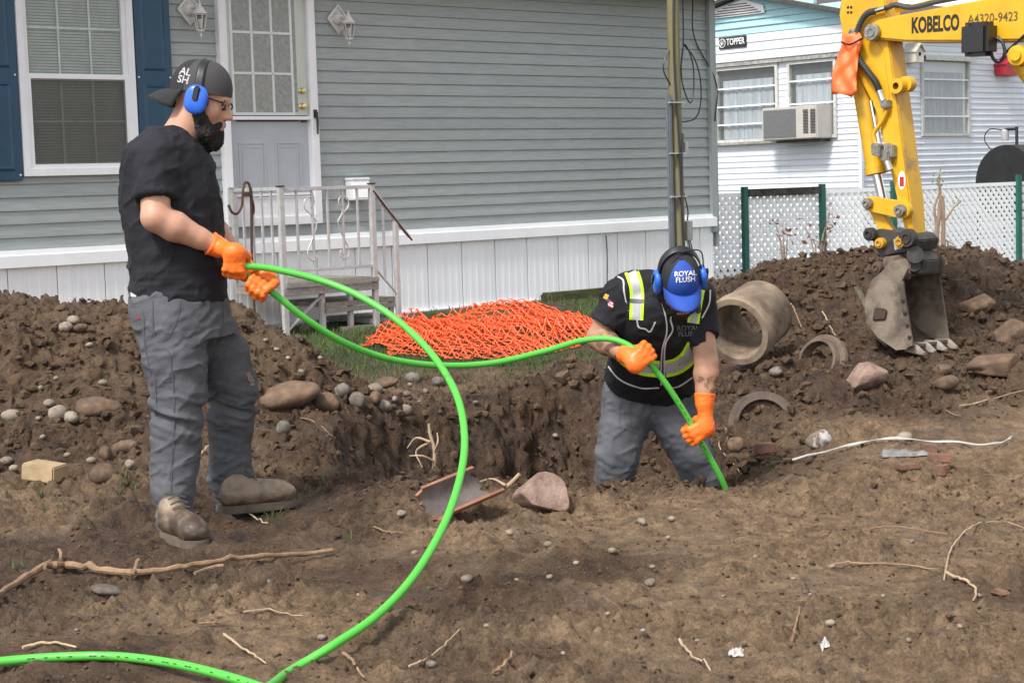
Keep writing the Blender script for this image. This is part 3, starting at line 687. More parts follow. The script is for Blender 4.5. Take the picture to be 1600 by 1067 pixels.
b = MB(); b.box(HP(pu + .115, .80, PO + .02), (.085, .07, .19), WD, WN, ZUP); bx_ = b.build('junction_box', M('grey_box', (.30, .30, .29), .6, var=.2, scale=30), pole, bevel=.006)
b = MB(); b.box(HP(pu + .105, 1.62, PO + .02), (.05, .05, .1), WD, WN, ZUP); b.build('junction_box', m_alu, pole, bevel=.005)
for k in range(4):
    b = MB(); b.tube(spline([HP(pu + .09 + .015 * k, .71, PO + .03), HP(pu + .1 + .02 * k, .62 - .02 * k, PO + .04), HP(pu + .07, .5, PO + .05), HP(pu + .06, .2, PO + .06)], 5), .007, 6); b.build('cable', m_black if k % 2 else m_alu, pole, smooth=True)
def cable(pts, r=.007, par=pole):
    b = MB(); b.tube(spline(pts, 7), r, 6); b.build('cable', m_black, par, smooth=True)
cable([HP(pu - .02, 3.9, PO + .072), HP(pu - .055, 2.6, PO + .05), HP(pu - .03, 1.6, PO + .072), HP(pu - .01, .75, PO + .075), HP(pu + .01, .3, PO + .075)], .010)
cable([HP(pu + .03, 1.75, PO + .066), HP(pu - .01, 1.45, PO + .076), HP(pu - .02, 1.0, PO + .076), HP(pu + .0, .7, PO + .076)], .009)
cable([HP(pu + .12, 3.7, PO + .02), HP(pu + .14, 2.9, PO), HP(pu + .13, 2.6, PO), HP(pu + .09, 2.35, PO), HP(pu + .12, 2.15, PO + .02), HP(pu + .20, 2.05, PO + .02), HP(pu + .27, 2.2, PO), HP(pu + .26, 2.45, PO), HP(pu + .15, 2.62, PO), HP(pu + .10, 2.45, PO), HP(pu + .1, 2.3, PO)])
cable([HP(pu + .13, 2.62, PO), HP(pu + .3, 2.5, PO - .02), HP(pu + .42, 2.3, PO - .05), HP(pu + .42, 2.05, PO - .05), HP(pu + .3, 1.9, PO - .02), HP(pu + .06, 1.86, PO)])
cable([HP(pu - .06, 2.56, PO), HP(pu - .14, 2.45, PO), HP(pu - .15, 2.35, PO), HP(pu - .06, 2.22, PO)])
cable([HP(pu + .30, 3.9, PO), HP(pu + .5, 3.1, PO - .2), HP(pu + .95, 2.75, PO - .6), HP(UR + .05, 2.3, .02), HP(UR + .02, 1.9, .02)])
cable([HP(pu + .06, 1.25, PO), HP(pu + .10, 1.15, PO), HP(pu + .125, 1.0, PO + .02), HP(pu + .115, .9, PO + .02)])
cable([HP(2.55, .78, .02), HP(2.56, .6, .02), HP(2.55, .3, .02)], .006)
# ================================================================== THE WHITE TRAILER BEHIND
TC = pt(1345, 200, 24.5); TC.z = 0
ED, EN = -WN, -WD
def TE(s, z, o=0.0): return TC + ED * s + EN * o + ZUP * z       # end wall: s runs left and back from the corner
def TS(u, z, o=0.0): return TC + WD * u + WN * o + ZUP * z       # long side: u runs right and back
m_trail = M('white_trailer_metal', (.68, .71, .77), .4, var=.06, scale=2, stretch=(1, 1, 5), rand=.02)
m_paleblue = M('pale_blue_siding', (.36, .58, .64), .55, var=.06, rand=.03)
m_frame = M('dull_window_aluminium', (.50, .50, .48), .45, var=.15, scale=20)
m_curt = M('white_curtain', (.36, .39, .43), .9, var=.18, scale=4, stretch=(6, 6, .4))
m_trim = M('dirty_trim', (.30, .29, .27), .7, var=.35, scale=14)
trailer = thing('white_trailer', TS(.4, 0, .0), 'white ribbed trailer with louvred windows and pale blue gable', 'house')
EW, SW = 4.0, 11.0
b = MB(); b.prism([TE(.05, -.1, -.06), TE(EW, -.1, -.06), TE(EW, 3.45, -.06), TE(.05, 3.45, -.06)], WD * (SW - .1)); b.build('wall_core', m_trail, trailer)
def ribbed(P, a0_, a1_, z0, z1, name='ribbed_panel', pitch=.085):
    """horizontal-ribbed metal sheet"""
    rows = []; z = z0
    while z < z1 - .01:
        for dz, o in ((0, 0), (.012, .010), (.03, .012), (.042, 0)):
            if z + dz < z1: rows.append((z + dz, o))
        z += pitch
    rows.append((z1, 0)); b = MB(); b.grid([[P(a, zz, o - .02) for a in (a0_, a1_)] for zz, o in rows]); return b.build(name, m_trail, trailer)
def wall_with_holes(P, a1_, holes, z0, z1):
    """sheets around the windows, cut into joined panels"""
    xs = sorted({0., a1_} | {q for h in holes for q in h[:2]})
    for i in range(len(xs) - 1):
        a, c = xs[i], xs[i + 1]; hs_ = [h for h in holes if h[0] < (a + c) / 2 < h[1]]
        n_ = max(1, round((c - a) / 1.25))
        for k in range(n_):
            p0, p1 = a + (c - a) * k / n_, a + (c - a) * (k + 1) / n_ - .004
            if hs_: ribbed(P, p0, p1, z0, hs_[0][2]); ribbed(P, p0, p1, hs_[0][3], z1)
            else: ribbed(P, p0, p1, z0, z1)
EWIN = [(1.49, 2.72, 1.82, 2.95), (.42, 1.31, 1.82, 2.95)]; SWIN = [(1.44, 2.66, 1.81, 2.95)]
wall_with_holes(TE, EW, EWIN, -.1, 3.02); wall_with_holes(TS, SW, SWIN, -.1, 3.2)
b = MB(); b.box(TE(.0, 1.55, .0), (.05, .05, 3.3), WD, WN, ZUP); b.build('corner_trim', m_trail, trailer)
# white band, soffit shadow board, blue gable boards, vent, roof
for z0, z1 in ((3.02, 3.15), (3.15, 3.28), (3.28, 3.40)):
    b = MB(); b.add([TE(s, q, o) for s in (-.12, EW + .1) for q, o in ((z1, .05), (z0 + .012, .065), (z0, .06), (z0, -.03), (z1, -.03))], [(i, i + 5, (i + 1) % 5 + 5, (i + 1) % 5) for i in range(5)] + [(0, 1, 2, 3, 4), (9, 8, 7, 6, 5)]); b.build('band_board', m_trail, trailer)
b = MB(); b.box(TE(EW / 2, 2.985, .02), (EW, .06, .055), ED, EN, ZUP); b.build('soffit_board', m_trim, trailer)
RZ = lambda s: 3.55 + .22 * (s if s < 2.05 else 4.1 - s)
for k in range(6):
    z0, z1 = 3.405 + k * .105, 3.405 + (k + 1) * .105
    s0 = max(-.1, (z0 - 3.55) / .22); s1 = min(4.1, 4.1 - (z0 - 3.55) / .22) if z0 > 3.55 else 4.1
    if s1 - s0 < .2: break
    b = MB(); b.add([TE(s, q, o) for s in (s0, s1) for q, o in ((z1, .03), (z0 + .01, .055), (z0, .05), (z0, -.03), (z1, -.03))], [(i, i + 5, (i + 1) % 5 + 5, (i + 1) % 5) for i in range(5)] + [(0, 1, 2, 3, 4), (9, 8, 7, 6, 5)]); b.build('gable_board', m_paleblue, trailer)
vent = link('gable_vent', (lambda b: (b.prism([TE(1.66, 3.69, .06), TE(3.0, 3.69, .06), TE(2.9, 3.80, .06), TE(2.05, 3.92, .06), TE(1.68, 3.80, .06)], EN * .02), b.mesh('gable_vent'))[1])(MB()), m_white, trailer)
for k in range(5):
    b = MB(); b.box(TE(2.25 - k * .02, 3.715 + k * .036, .085), (1.05 - k * .17, .012, .012), ED, EN, ZUP); b.build('vent_shadow_bar', M('vent_shadow', (.12, .07, .08), .8), vent)  # dark bars paint the shade between the vent's louvres
b = MB(); b.prism([TE(-.25, 3.50, .25), TE(2.05, RZ(2.05) + .03, .25), TE(4.35, 3.50, .25), TE(4.35, 3.45, .25), TE(2.05, RZ(2.05) - .02, .25), TE(-.25, 3.45, .25)], WD * (SW + .5)); b.build('roof', m_shing, trailer)
b = MB(); b.box(TS(SW / 2, 3.42, .10), (SW + .2, .05, .13), WD, WN, ZUP); b.build('side_fascia', m_trail, trailer)
# louvred windows
def louvre(P, N_, a0_, a1_, z0, z1, bars, curtain=True, zc=None):
    X = (P(1, 0) - P(0, 0)); b = MB(); rect_frame(b, a0_, a1_, z0, z1, .045, -.05, .02, P); w = b.build('louvre_window', m_frame, trailer)
    for zz in bars:
        b = MB(); b.box(P((a0_ + a1_) / 2, zz, .0), (a1_ - a0_ - .06, .022, .022), X, N_, ZUP); b.build('louvre_bar', m_white, w)
    zs = [z0 + .04] + list(bars) + [z1 - .04]
    for k in range(len(zs) - 1):
        b = MB(); b.box(P((a0_ + a1_) / 2, (zs[k] + zs[k + 1]) / 2, -.012), (a1_ - a0_ - .08, .004, zs[k + 1] - zs[k] - .02), X, N_ * .995 + ZUP * .06, ZUP); b.build('pane', m_glass, w)
    pts = []; n_ = 220
    for i in range(n_ + 1):
        t = i / n_; pts.append((a0_ + .12 + (a1_ - a0_ - .24) * t, -.040 + .005 * math.sin(t * 41) + .003 * math.sin(t * 67 + 1)))
    b = MB(); b.grid([[P(a, z0 + .05, o) for a, o in pts], [P(a, z1 - .2, o) for a, o in pts]]); b.build('curtain', m_curt, w, smooth=True)
    b = MB(); b.box(P((a0_ + a1_) / 2, (z0 + z1) / 2, -.053), (a1_ - a0_, .004, z1 - z0), X, N_, ZUP); b.build('dark_room', M('room_dark', (.06, .065, .07), .9), w)
    return w
louvre(TE, EN, *EWIN[0], (2.09, 2.36, 2.63)); louvre(TE, EN, *EWIN[1], (2.33, 2.66)); ws = louvre(TS, WN, *SWIN[0], (2.10, 2.37, 2.64))
b = MB(); b.box(TS(2.05, 2.975, .05), (1.28, .12, .02), WD, WN, ZUP); b.box(TS(2.05, 2.94, .11), (1.28, .01, .06), WD, WN, ZUP); b.build('drip_hood', m_frame, ws)
b = MB(); b.box(TE(2.1, 1.80, .02), (1.5, .09, .03), ED, EN, ZUP); b.build('window_sill', m_trim, trailer)
# sign
sg = link('name_sign', (lambda b: (b.box(TE(2.29, 3.31, .075), (.54, .012, .17), ED, EN, ZUP), b.mesh('s'))[1])(MB()), M('sign_black', (.012, .012, .014), .4), trailer)
m_sgw = M('sign_white', (.75, .75, .75), .5, var=.02)
link('sign_lettering', text_mesh('TOPPER', .135, -ED, ZUP, TE(2.225, 3.315, .084), .014, sx=.74), m_sgw, sg)
b = MB(); c_ = TE(2.49, 3.31, .083); b.tube([c_ - ED * (.062 * math.cos(a)) + ZUP * (.062 * math.sin(a)) for a in [k * math.pi / 12 for k in range(24)]], .006, 5, closed=True)
b.tube(spline([c_ + ED * .035 - ZUP * .035, c_ + ZUP * .0, c_ - ED * .03 + ZUP * .038], 4), .007, 5); b.tube(spline([c_ + ED * .01 + ZUP * .045, c_ + ED * .025 + ZUP * .005, c_ + ED * .0 - ZUP * .03], 4), .007, 5); b.tube([c_ - ED * .035, c_ - ED * .0 - ZUP * .02], .006, 5); b.build('sign_emblem', m_sgw, sg)
# air conditioner in the right-hand end window
ac = thing('air_conditioner', TE(1.0, 1.80, .2), 'beige window air conditioner sticking out of the trailer window', 'air conditioner')
m_beige = M('beige_plastic', (.45, .42, .38), .5, var=.06)
b = MB(); b.box(TE(1.0, 2.05, .16), (1.02, .40, .47), ED, EN, ZUP); b.build('housing', m_beige, ac, bevel=.015)
m_grille = M('grey_grille', (.16, .16, .165), .6, var=.35, scale=90)
b = MB(); b.box(TE(1.17, 2.05, .362), (.60, .012, .40), ED, EN, ZUP); gr = b.build('coil_grille', m_grille, ac)
for c0 in (.69, .56):
    for k in range(16):
        b = MB(); b.box(TE(c0, 1.90 + k * .0215, .362), (.09, .010, .011), ED, EN, ZUP); b.build('louvre_slot', m_black, ac)
for k in range(14):
    b = MB(); b.box(TE(1.17, 1.87 + k * .0275, .370), (.60, .006, .004), ED, EN, ZUP); b.build('grille_fin', m_grille, gr)
b = MB(); b.box(TE(.95, 1.79, .1), (.8, .25, .03), ED, EN, ZUP); b.build('support_bracket', m_black, ac)

# ------------------------------------------------------------------ oil tank and bird boxes
tc = pt(1576, 300, 23.2); tank = thing('oil_tank', (tc.x, tc.y, -.1), 'large black heating-oil tank standing behind the lattice fence', 'tank')
m_tank = M('black_tank_paint', (.012, .012, .013), .45, var=.3, scale=6)
b = MB(); pr = []
for k in range(40):
    a = k * 2 * math.pi / 40; pr.append((.46 * math.cos(a), 1.12 + .50 * math.sin(a)))
b.prism([Vector((tc.x, tc.y, 0)) + ED * -a + ZUP * zz + EN * .1 for a, zz in pr], -EN * 1.5); b.build('shell', m_tank, tank, bevel=.02)
b = MB(); b.tube([Vector((tc.x, tc.y, zz)) - EN * .2 for zz in (1.6, 1.86)], .022, 8); b.tube([Vector((tc.x, tc.y, 1.83)) - EN * .2 + WN * q for q in (0, -.18)], .02, 8); b.build('fill_pipe', m_black, tank)
b = MB(); b.lathe([(.05, 0), (.055, .02), (.055, .13), (.03, .15), (0, .15)], Vector((tc.x, tc.y, 1.68)) - EN * .2 - WN * .18, ZUP, 12); b.build('vent_cap', m_alu, tank, smooth=True)
cable([Vector((tc.x, tc.y, 1.82)) - EN * .2 - WN * .2, Vector((tc.x, tc.y, 1.84)) - EN * .2 - WN * .42, Vector((tc.x, tc.y, 1.7)) - EN * .2 - WN * .5, Vector((tc.x, tc.y, 1.5)) - EN * .2 - WN * .34], .008, tank)
for q in (-.9, .0):
    for e in (-.2, .2):
        b = MB(); b.cyl(Vector((tc.x, tc.y, -.15)) - EN * (.4 + q * .9) + WN * e, Vector((tc.x, tc.y, .75)) - EN * (.4 + q * .9) + WN * e, .025); b.build('leg', m_tank, tank)
def birdhouse(u, z, w, h, mat, label):
    t = thing('bird_box', TS(u, z, 0), label, 'bird box', 'bird boxes on the trailer wall')
    b = MB(); b.prism([TS(u + a, z + c, 0) for a, c in ((-w, 0), (w, 0), (w, h * .6), (0, h), (-w, h * .6))], WN * .2); b.build('box', mat, t, bevel=.004)
    b = MB(); b.prism([TS(u + a, z + c, -.0) for a, c in ((-w - .02, h * .6), (0, h + .02), (w + .02, h * .6), (w + .02, h * .6 + .02), (0, h + .045), (-w - .02, h * .6 + .02))], WN * .23); b.build('lid', mat, t)
    b = MB(); b.cyl(TS(u, z + h * .5, .2), TS(u, z + h * .5, .203), .03); b.build('entrance_hole', m_dark, t)
birdhouse(3.55, 2.72, .22, .26, M('red_paint', (.42, .02, .035), .5), 'red wooden bird box on the white trailer wall')
birdhouse(1.13, 2.86, .10, .24, M('bare_wood_paint', (.60, .55, .46), .7, var=.2), 'small pale bird box beside the yellow digger arm')

# ------------------------------------------------------------------ lattice fence
FA = Vector((2.2, 18.75, 0)); FD = (Vector((6.48, 22.0, 0)) - FA).normalized(); FN = Vector((FD.y, -FD.x, 0))
def FP(u, z, o=0.0): return FA + FD * u + FN * o + ZUP * z
m_latt = M('white_lattice_plastic', (.82, .83, .84), .5, var=.03)
m_green = M('green_post_paint', (.012, .10, .075), .5, var=.15)
fence = thing('lattice_fence', FP(2.5, -.15), 'white plastic lattice fence on green posts before the trailer', 'fence')
def lattice(u0, u1, z0, z1):
    b = MB(); pitch = .106; wd2 = .030; H = z1 - z0
    for sgn, o in ((1, .0), (-1, .007)):
        k = -int(H / pitch) - 2
        while u0 + k * pitch < u1 + H:
            a = u0 + k * pitch; k += 1
            # strip from (a, z0) going up at 45 degrees, clipped to the panel
            lo, hi = (a, a + H) if sgn > 0 else (a + H, a)
            pts_ = [(lo, z0), (hi, z1)]
            (xa, za), (xb, zb) = pts_
            t0, t1 = 0., 1.; dx = xb - xa
            for lim, s_ in ((u0, 1), (u1, -1)):
                va, vb = s_ * (xa - lim), s_ * (xb - lim)
                if va < 0 and vb < 0: t0 = 2
                elif va < 0: t0 = max(t0, va / (va - vb))
                elif vb < 0: t1 = min(t1, va / (va - vb))
            if t1 - t0 < .01: continue
            p = FP(xa + dx * t0, za + (zb - za) * t0, o); q = FP(xa + dx * t1, za + (zb - za) * t1, o); c = (p + q) / 2; L = (q - p).length; X = (q - p).normalized()
            b.box(c, (L, .006, wd2 * 1.42), X, FN, X.cross(FN))
    o_ = b.build('lattice_panel', m_latt, fence); o_['kind'] = 'stuff'
    for (ua, ub, za, zb) in ((u0, u1, z1 - .03, z1 + .015), (u0, u1, z0 - .015, z0 + .03)):
        b = MB(); b.box(FP((ua + ub) / 2, (za + zb) / 2, .004), (ub - ua, .022, zb - za), FD, FN, ZUP); b.build('cap_rail', m_latt, fence)
posts = [-.9, .48, 1.72, 2.95, 5.35, 7.7]
for k in range(len(posts) - 1): lattice(posts[k] + .03, posts[k + 1] - .03, -.12, 1.12 + (.0 if k else .0))
for k, uu in enumerate(posts):
    b = MB(); b.box(FP(uu, .52, .03), (.075, .05, 1.36 + (.05 if k > 3 else 0)), FD, FN, ZUP); b.build('post', m_green, fence, bevel=.004)
b = MB(); b.box(FP(1.1, 1.13, .03), (1.15, .05, .085), FD, FN, ZUP); b.build('mossy_rail', M('rotten_wood', (.05, .045, .035), .9, var=.6, scale=9), fence)
# stakes and dead stems at the fence
stk = pt(1472, 430, 20.6)
m_bark = M('bare_trunk', (.26, .18, .125), .85, var=.3, scale=5, stretch=(4, 4, .6), bump=.4)
shrub = thing('cut_shrub', (stk.x, stk.y, -.1), 'pruned shrub with thick bare stems beside the lattice fence', 'shrub')
def stem(pts, r0, r1, par, mat=m_bark, nm='stem'):
    P = spline(pts, 5); n_ = len(P); b = MB(); b.tube([p + Vector((random.gauss(0, r0 * .12), random.gauss(0, r0 * .12), 0)) for p in P], [r0 + (r1 - r0) * i / (n_ - 1) for i in range(n_)], 7); return b.build(nm, mat, par, smooth=True)
for pxs, r in (([(1465, 440), (1463, 380), (1471, 306)], .045), ([(1481, 440), (1475, 385), (1473, 308)], .04), ([(1463, 350), (1460, 325), (1468, 298), (1464, 282)], .018), ([(1476, 345), (1490, 325), (1502, 314)], .015), ([(1486, 440), (1482, 390), (1480, 376)], .018), ([(1470, 306), (1468, 280), (1470, 262)], .012), ([(1478, 375), (1486, 380), (1495, 386)], .008)):
    stem([pt(x, y, 20.6) for x, y in pxs], r, r * .5, shrub)
m_bud = M('pale_buds', (.28, .30, .12), .8)
def leaves(par, centers, n, size, mat, spread, nm='leaves', seed=1):
    r_ = random.Random(seed); b = MB()
    for c in centers:
        for _ in range(n):
            p = Vector(c) + Vector((r_.gauss(0, spread), r_.gauss(0, spread), r_.gauss(0, spread))); X = Vector((r_.gauss(0, 1), r_.gauss(0, 1), r_.gauss(0, .6))).normalized(); Y = X.orthogonal().normalized(); Y = (Y * math.cos(r_.random() * 6) + X.cross(Y) * math.sin(r_.random() * 6)); s = size * r_.uniform(.6, 1.3)
            b.add([p - X * s, p + Y * s * .45, p + X * s, p - Y * s * .45], [(0, 1, 2, 3)])
    o = b.build(nm, mat, par); o['kind'] = 'stuff'; return o
leaves(shrub, [pt(x, y, 20.6) for x, y in ((1468, 262), (1467, 275), (1471, 285), (1466, 292), (1500, 314), (1492, 322))], 9, .022, m_bud, .035)
m_redleaf = M('young_red_leaf', (.16, .06, .035), .7, var=.3, scale=20)
for lab, base, tips in (('sapling with rusty red leaves left of the green fence post', (1226, 420), [(1210, 345), (1222, 352), (1216, 368), (1232, 366), (1226, 385)]), ('sapling with rusty red leaves right of the green fence post', (1278, 420), [(1258, 355), (1270, 372), (1296, 336), (1290, 352), (1284, 378), (1302, 350)])):
    g_ = pt(base[0], base[1], 15.2); sp = thing('sapling', (g_.x, g_.y, gh(g_.x, g_.y)), lab, 'sapling', 'red-leaved saplings at the fence')
    for tx, ty in tips: stem([Vector((g_.x, g_.y, gh(g_.x, g_.y) - .02)), pt((base[0] * 1.2 + tx * .8) / 2, (base[1] + ty) / 2, 15.2), pt(tx, ty, 15.2)], .007, .003, sp)
    leaves(sp, [pt(tx, ty, 15.2) for tx, ty in tips], 9, .026, m_redleaf, .035, seed=tips[0][0])
# ================================================================== THE EXCAVATOR
EM = Vector((.72, -.694, 0)).normalized(); ES = Vector((EM.y, -EM.x, 0))          # EM: towards the machine; ES: side facing the camera
EO = pt(1363, 51, 10.3)
def ep(px, py, o=0.0): return on_plane(px, py, EO + ES * o, ES)                    # a traced pixel on the arm's side plane
def ea(a, z, o=0.0): return EO + EM * a + ES * o + ZUP * z
m_yel = M('digger_yellow', (.68, .38, .012), .42, col2=(.55, .30, .012), lo=.3, hi=.6, scale=5, bump=.05, bscale=12)
m_yelw = M('worn_digger_yellow', (.66, .37, .015), .5, col2=(.30, .19, .07), scale=7, detail=9, lo=.30, hi=.47)
m_steel = M('dark_steel', (.055, .05, .047), .55, var=.35, scale=18, metal=.4)
m_muddy = M('muddy_bucket_steel', (.23, .185, .14), .8, col2=(.07, .052, .04), lo=.4, hi=.6, scale=5, bump=.4, bscale=30)
m_chrome = M('chrome_rod', (.62, .62, .62), .12, metal=1)
m_pin = M('pin_steel', (.30, .28, .25), .45, metal=.7, var=.3, scale=40)
m_letter = M('black_lettering', (.012, .012, .012), .5)
ex = thing('excavator', (EO.x + EM.x * 4.6, EO.y + EM.y * 4.6, 0), 'yellow excavator reaching its arm and bucket over the soil heap', 'excavator')
def plate(name, pxs, o, w, mat, bev=.006, par=ex):
    b = MB(); b.prism([ep(x, y, o) for x, y in pxs], -ES * w); return b.build(name, mat, par, bevel=bev)
def pin(px, py, o, r, w=.02, mat=m_pin, par=ex, name='pin'):
    c = ep(px, py, o); b = MB(); b.lathe([(0, w), (r * .35, w), (r * .4, w * 1.3), (r * .55, w * 1.3), (r * .6, w), (r * .9, w), (r, w * .7), (r, -.01)], c, ES, 18); return b.build(name, mat, par, smooth=True)
SWD = .155
# stick (dipper arm): side plates with the narrow worn face between them
stick_px = [(1311, 23), (1320, -40), (1378, -40), (1384, 10), (1390, 72), (1404, 175), (1412, 237), (1422, 312), (1427, 388), (1417, 374), (1399, 300), (1381, 225), (1361, 153), (1346, 120), (1326, 97), (1316, 56)]
plate('stick', stick_px, 0, SWD, m_yelw)
plate('stick_cheek', [(1313, 25), (1322, -36), (1376, -36), (1382, 12), (1388, 72), (1402, 173), (1410, 236), (1419, 308), (1422, 366), (1402, 300), (1384, 225), (1365, 153), (1350, 122), (1328, 98), (1318, 56)], .008, .008, m_yel, bev=.002)
plate('stick_gusset', [(1330, 92), (1366, 60), (1380, 80), (1390, 150), (1376, 190), (1358, 150), (1342, 120)], .013, .006, m_yel, bev=.002)
for x, y in ((1325, 12), (1330, 12), (1325, 20), (1330, 20)):
    c = ep(x, y, .0085); b = MB(); b.lathe([(0, .002), (.008, .002), (.009, 0)], c, ES, 8); b.build('hole_plug', m_black, ex)
b = MB(); c = ep(1408, 135, -.02); b.lathe([(.02, .0), (.045, 0), (.045, .06), (.02, .06)], c, ES, 16); b.build('lug', m_yel, ex, smooth=True)
b = MB(); c = ep(1422, 132, -.08); b.lathe([(.02, .0), (.045, 0), (.045, .06), (.02, .06)], c, ES, 16); b.build('lug', m_yel, ex, smooth=True)
pin(1330, 103, .02, .045, .03, m_yel); pin(1363, 51, .07, .05, .02, m_pin); pin(1333, 52, .012, .025, .02)
# boom
A_ = lambda px, py: ((ep(px, py, .05) - EO).dot(EM), (ep(px, py, .05) - EO).z)
bt = [A_(1356, 40), A_(1372, 31), A_(1400, 25), A_(1480, 10), A_(1600, -12)]; bb = [A_(1600, 64), A_(1500, 66), A_(1416, 66), A_(1372, 62), A_(1360, 62)]
sl_ = (bt[-1][1] - bt[-2][1]) / (bt[-1][0] - bt[-2][0])
bt += [(2.4, bt[-1][1] + sl_ * (2.4 - bt[-1][0])), (3.3, bt[-1][1] + .0), (4.4, -.55), (4.75, -1.0)]
bb = [(4.45, -1.15), (4.1, -.85), (3.1, -.25), (2.2, -.12), (1.6, -.08)] + bb
b = MB(); b.prism([ea(a, z, .05) for a, z in bt + bb], -ES * (SWD + .10)); b.build('boom', m_yel, ex, bevel=.012)
# lettering on the boom
def boom_dir(): 
    p, q = ep(1425, 52, .05), ep(1497, 47, .05); return (q - p).normalized()
BD = boom_dir(); BU = ES.cross(BD) * -1; BU = BU if BU.z > 0 else -BU
lc = ep(1461, 39, .0515)
link('maker_lettering', text_mesh('KOBELCO', .120, BD, BU, lc, .035, .001, sx=.56), m_letter, ex)
link('serial_lettering', text_mesh('A4320-9423', .072, BD, BU, ep(1551, 29, .0515), .004, .001, sx=.86), M('stencil_grey', (.10, .075, .02), .6), ex)
# bucket cylinder on the stick: barrel and chrome rod
d0, d1 = ep(1342, 105, -.06), ep(1370, 272, -.06)
b = MB(); b.tube([d0, d0 + (d1 - d0) * .93], .058, 18); b.tube([d0 + (d1 - d0) * .93, d1], .066, 18); b.build('cylinder_barrel', m_yel, ex, smooth=True)
b = MB(); b.tube([d1, ep(1380, 318, -.06)], .028, 14); b.build('cylinder_rod', m_chrome, ex, smooth=True)
b = MB(); b.tube([ep(1361, 158, .01), ep(1374, 226, .01)], .014, 10); b.build('cylinder_rod', m_chrome, ex, smooth=True)
# hoses and pipes
def hose(pxs, r, mat, o=.03, name='hose'):
    b = MB(); P = spline([ep(x, y, o + (q[0] if q else 0)) for x, y, *q in pxs], 10); b.tube(P, r, 10); return b.build(name, mat, ex, smooth=True)
m_hose = M('spiral_hose', (.055, .055, .055), .5)
P = spline([ep(x, y, .045) for x, y in ((1372, 17), (1355, 22), (1343, 40), (1337, 65), (1340, 88), (1356, 112), (1368, 128), (1374, 142))], 30)
b = MB(); b.tube(P, [.021 if k % 4 < 2 else .016 for k in range(len(P))], 10); b.build('hose', m_hose, ex, smooth=True)
b = MB(); b.tube([ep(1374, 142, .045), ep(1380, 158, .045)], .018, 10); b.tube([ep(1370, 18, .045), ep(1384, 14, .045)], .02, 10); b.build('hose_fitting', m_chrome, ex, smooth=True)
b = MB(); b.box(ep(1385, 163, .03), (.055, .06, .045), EM, ES, ZUP); b.build('clamp_block', m_pin, ex, bevel=.006)
hose([(1386, 172), (1378, 190), (1366, 208), (1367, 222), (1373, 232)], .012, m_yel, .03, 'pipe')
b = MB(); c = ep(1384, 240, .035)
for q in range(5): b.box(c + Vector((random.uniform(-.05, .05), 0, random.uniform(-.05, .05))) + ES * random.uniform(0, .03), (.06, .06, .07), (EM + ZUP * random.uniform(-.4, .4)).normalized(), ES)
b.build('valve_block', m_pin, ex, bevel=.006)
b = MB(); b.tube([ep(1386, 252, .06), ep(1391, 266, .06)], [.018, .022], 10); b.build('hose_fitting', m_chrome, ex, smooth=True)
hose([(1400, 16), (1440, 8), (1480, -4), (1560, -20)], .016, m_yel, -.02, 'pipe'); hose([(1384, 14), (1400, 8), (1425, 12), (1470, 2), (1560, -14)], .016, m_hose, .0)
# sticker
b = MB(); c = ep(1409, 282, .0095); b.add([c + (BU * math.sin(k * math.pi / 8) * .055 + EM * math.cos(k * math.pi / 8) * .024) for k in range(16)], [tuple(range(16))]); st_ = b.build('warning_sticker', m_white, ex)
b = MB(); b.add([ep(1409, 284, .0105) + EM * x * .014 + ZUP * z * .028 for x, z in ((-1, -1), (1, -1), (1, 1), (-1, 1))], [(0, 1, 2, 3)]); b.build('sticker_print', M('sticker_red', (.45, .02, .03), .5), st_)
# links
def link_bar(p, q, w0, w1, o, th, mat=m_yel, name='link'):
    P, Q = ep(*p, o), ep(*q, o); d = (Q - P).normalized(); nn = d.cross(ES); pts_ = []
    for c, r, a0 in ((P, w0, 90), (Q, w1, -90)):
        for k in range(9):
            a = R_(a0 + k * 22.5); pts_.append(c + d * r * math.cos(a) + nn * r * math.sin(a))
    b = MB(); b.prism(pts_, -ES * th); return b.build(name, mat, ex, bevel=.004)
link_bar((1359, 319), (1409, 329), .045, .05, .045, .05); link_bar((1364, 322), (1389, 372), .04, .04, -.0, .05); link_bar((1364, 322), (1389, 372), .04, .04, -.12, .05)
for x, y, r in ((1357, 318, .032), (1408, 329, .036)): pin(x, y, .05, r, .03)
# quick coupler
plate('coupler', [(1359, 364), (1372, 358), (1422, 366), (1432, 376), (1428, 392), (1400, 396), (1376, 402), (1366, 386)], .06, .26, m_steel)
for x, y, r in ((1361, 366, .04), (1377, 380, .032), (1409, 378, .036), (1420, 372, .055)): pin(x, y, .07, r, .03, m_steel if r in (.04, .055) else M('pin_yellow', (.5, .28, .03), .5))
b = MB(); b.add([ep(x, y, .0615) for x, y in ((1396, 374), (1409, 371), (1410, 388), (1398, 391))], [(0, 1, 2, 3)]); b.build('data_plate', m_alu, ex)
b = MB(); b.tube([ep(1430, 398, .06), ep(1430, 398, -.22)], .05, 16); b.tube([ep(1428, 414, .04), ep(1428, 414, -.22)], .04, 16); b.build('coupler_shaft', m_steel, ex, smooth=True)
plate('coupler_hook', [(1398, 396), (1430, 392), (1442, 408), (1440, 428), (1410, 432), (1392, 420)], .02, .20, m_steel)
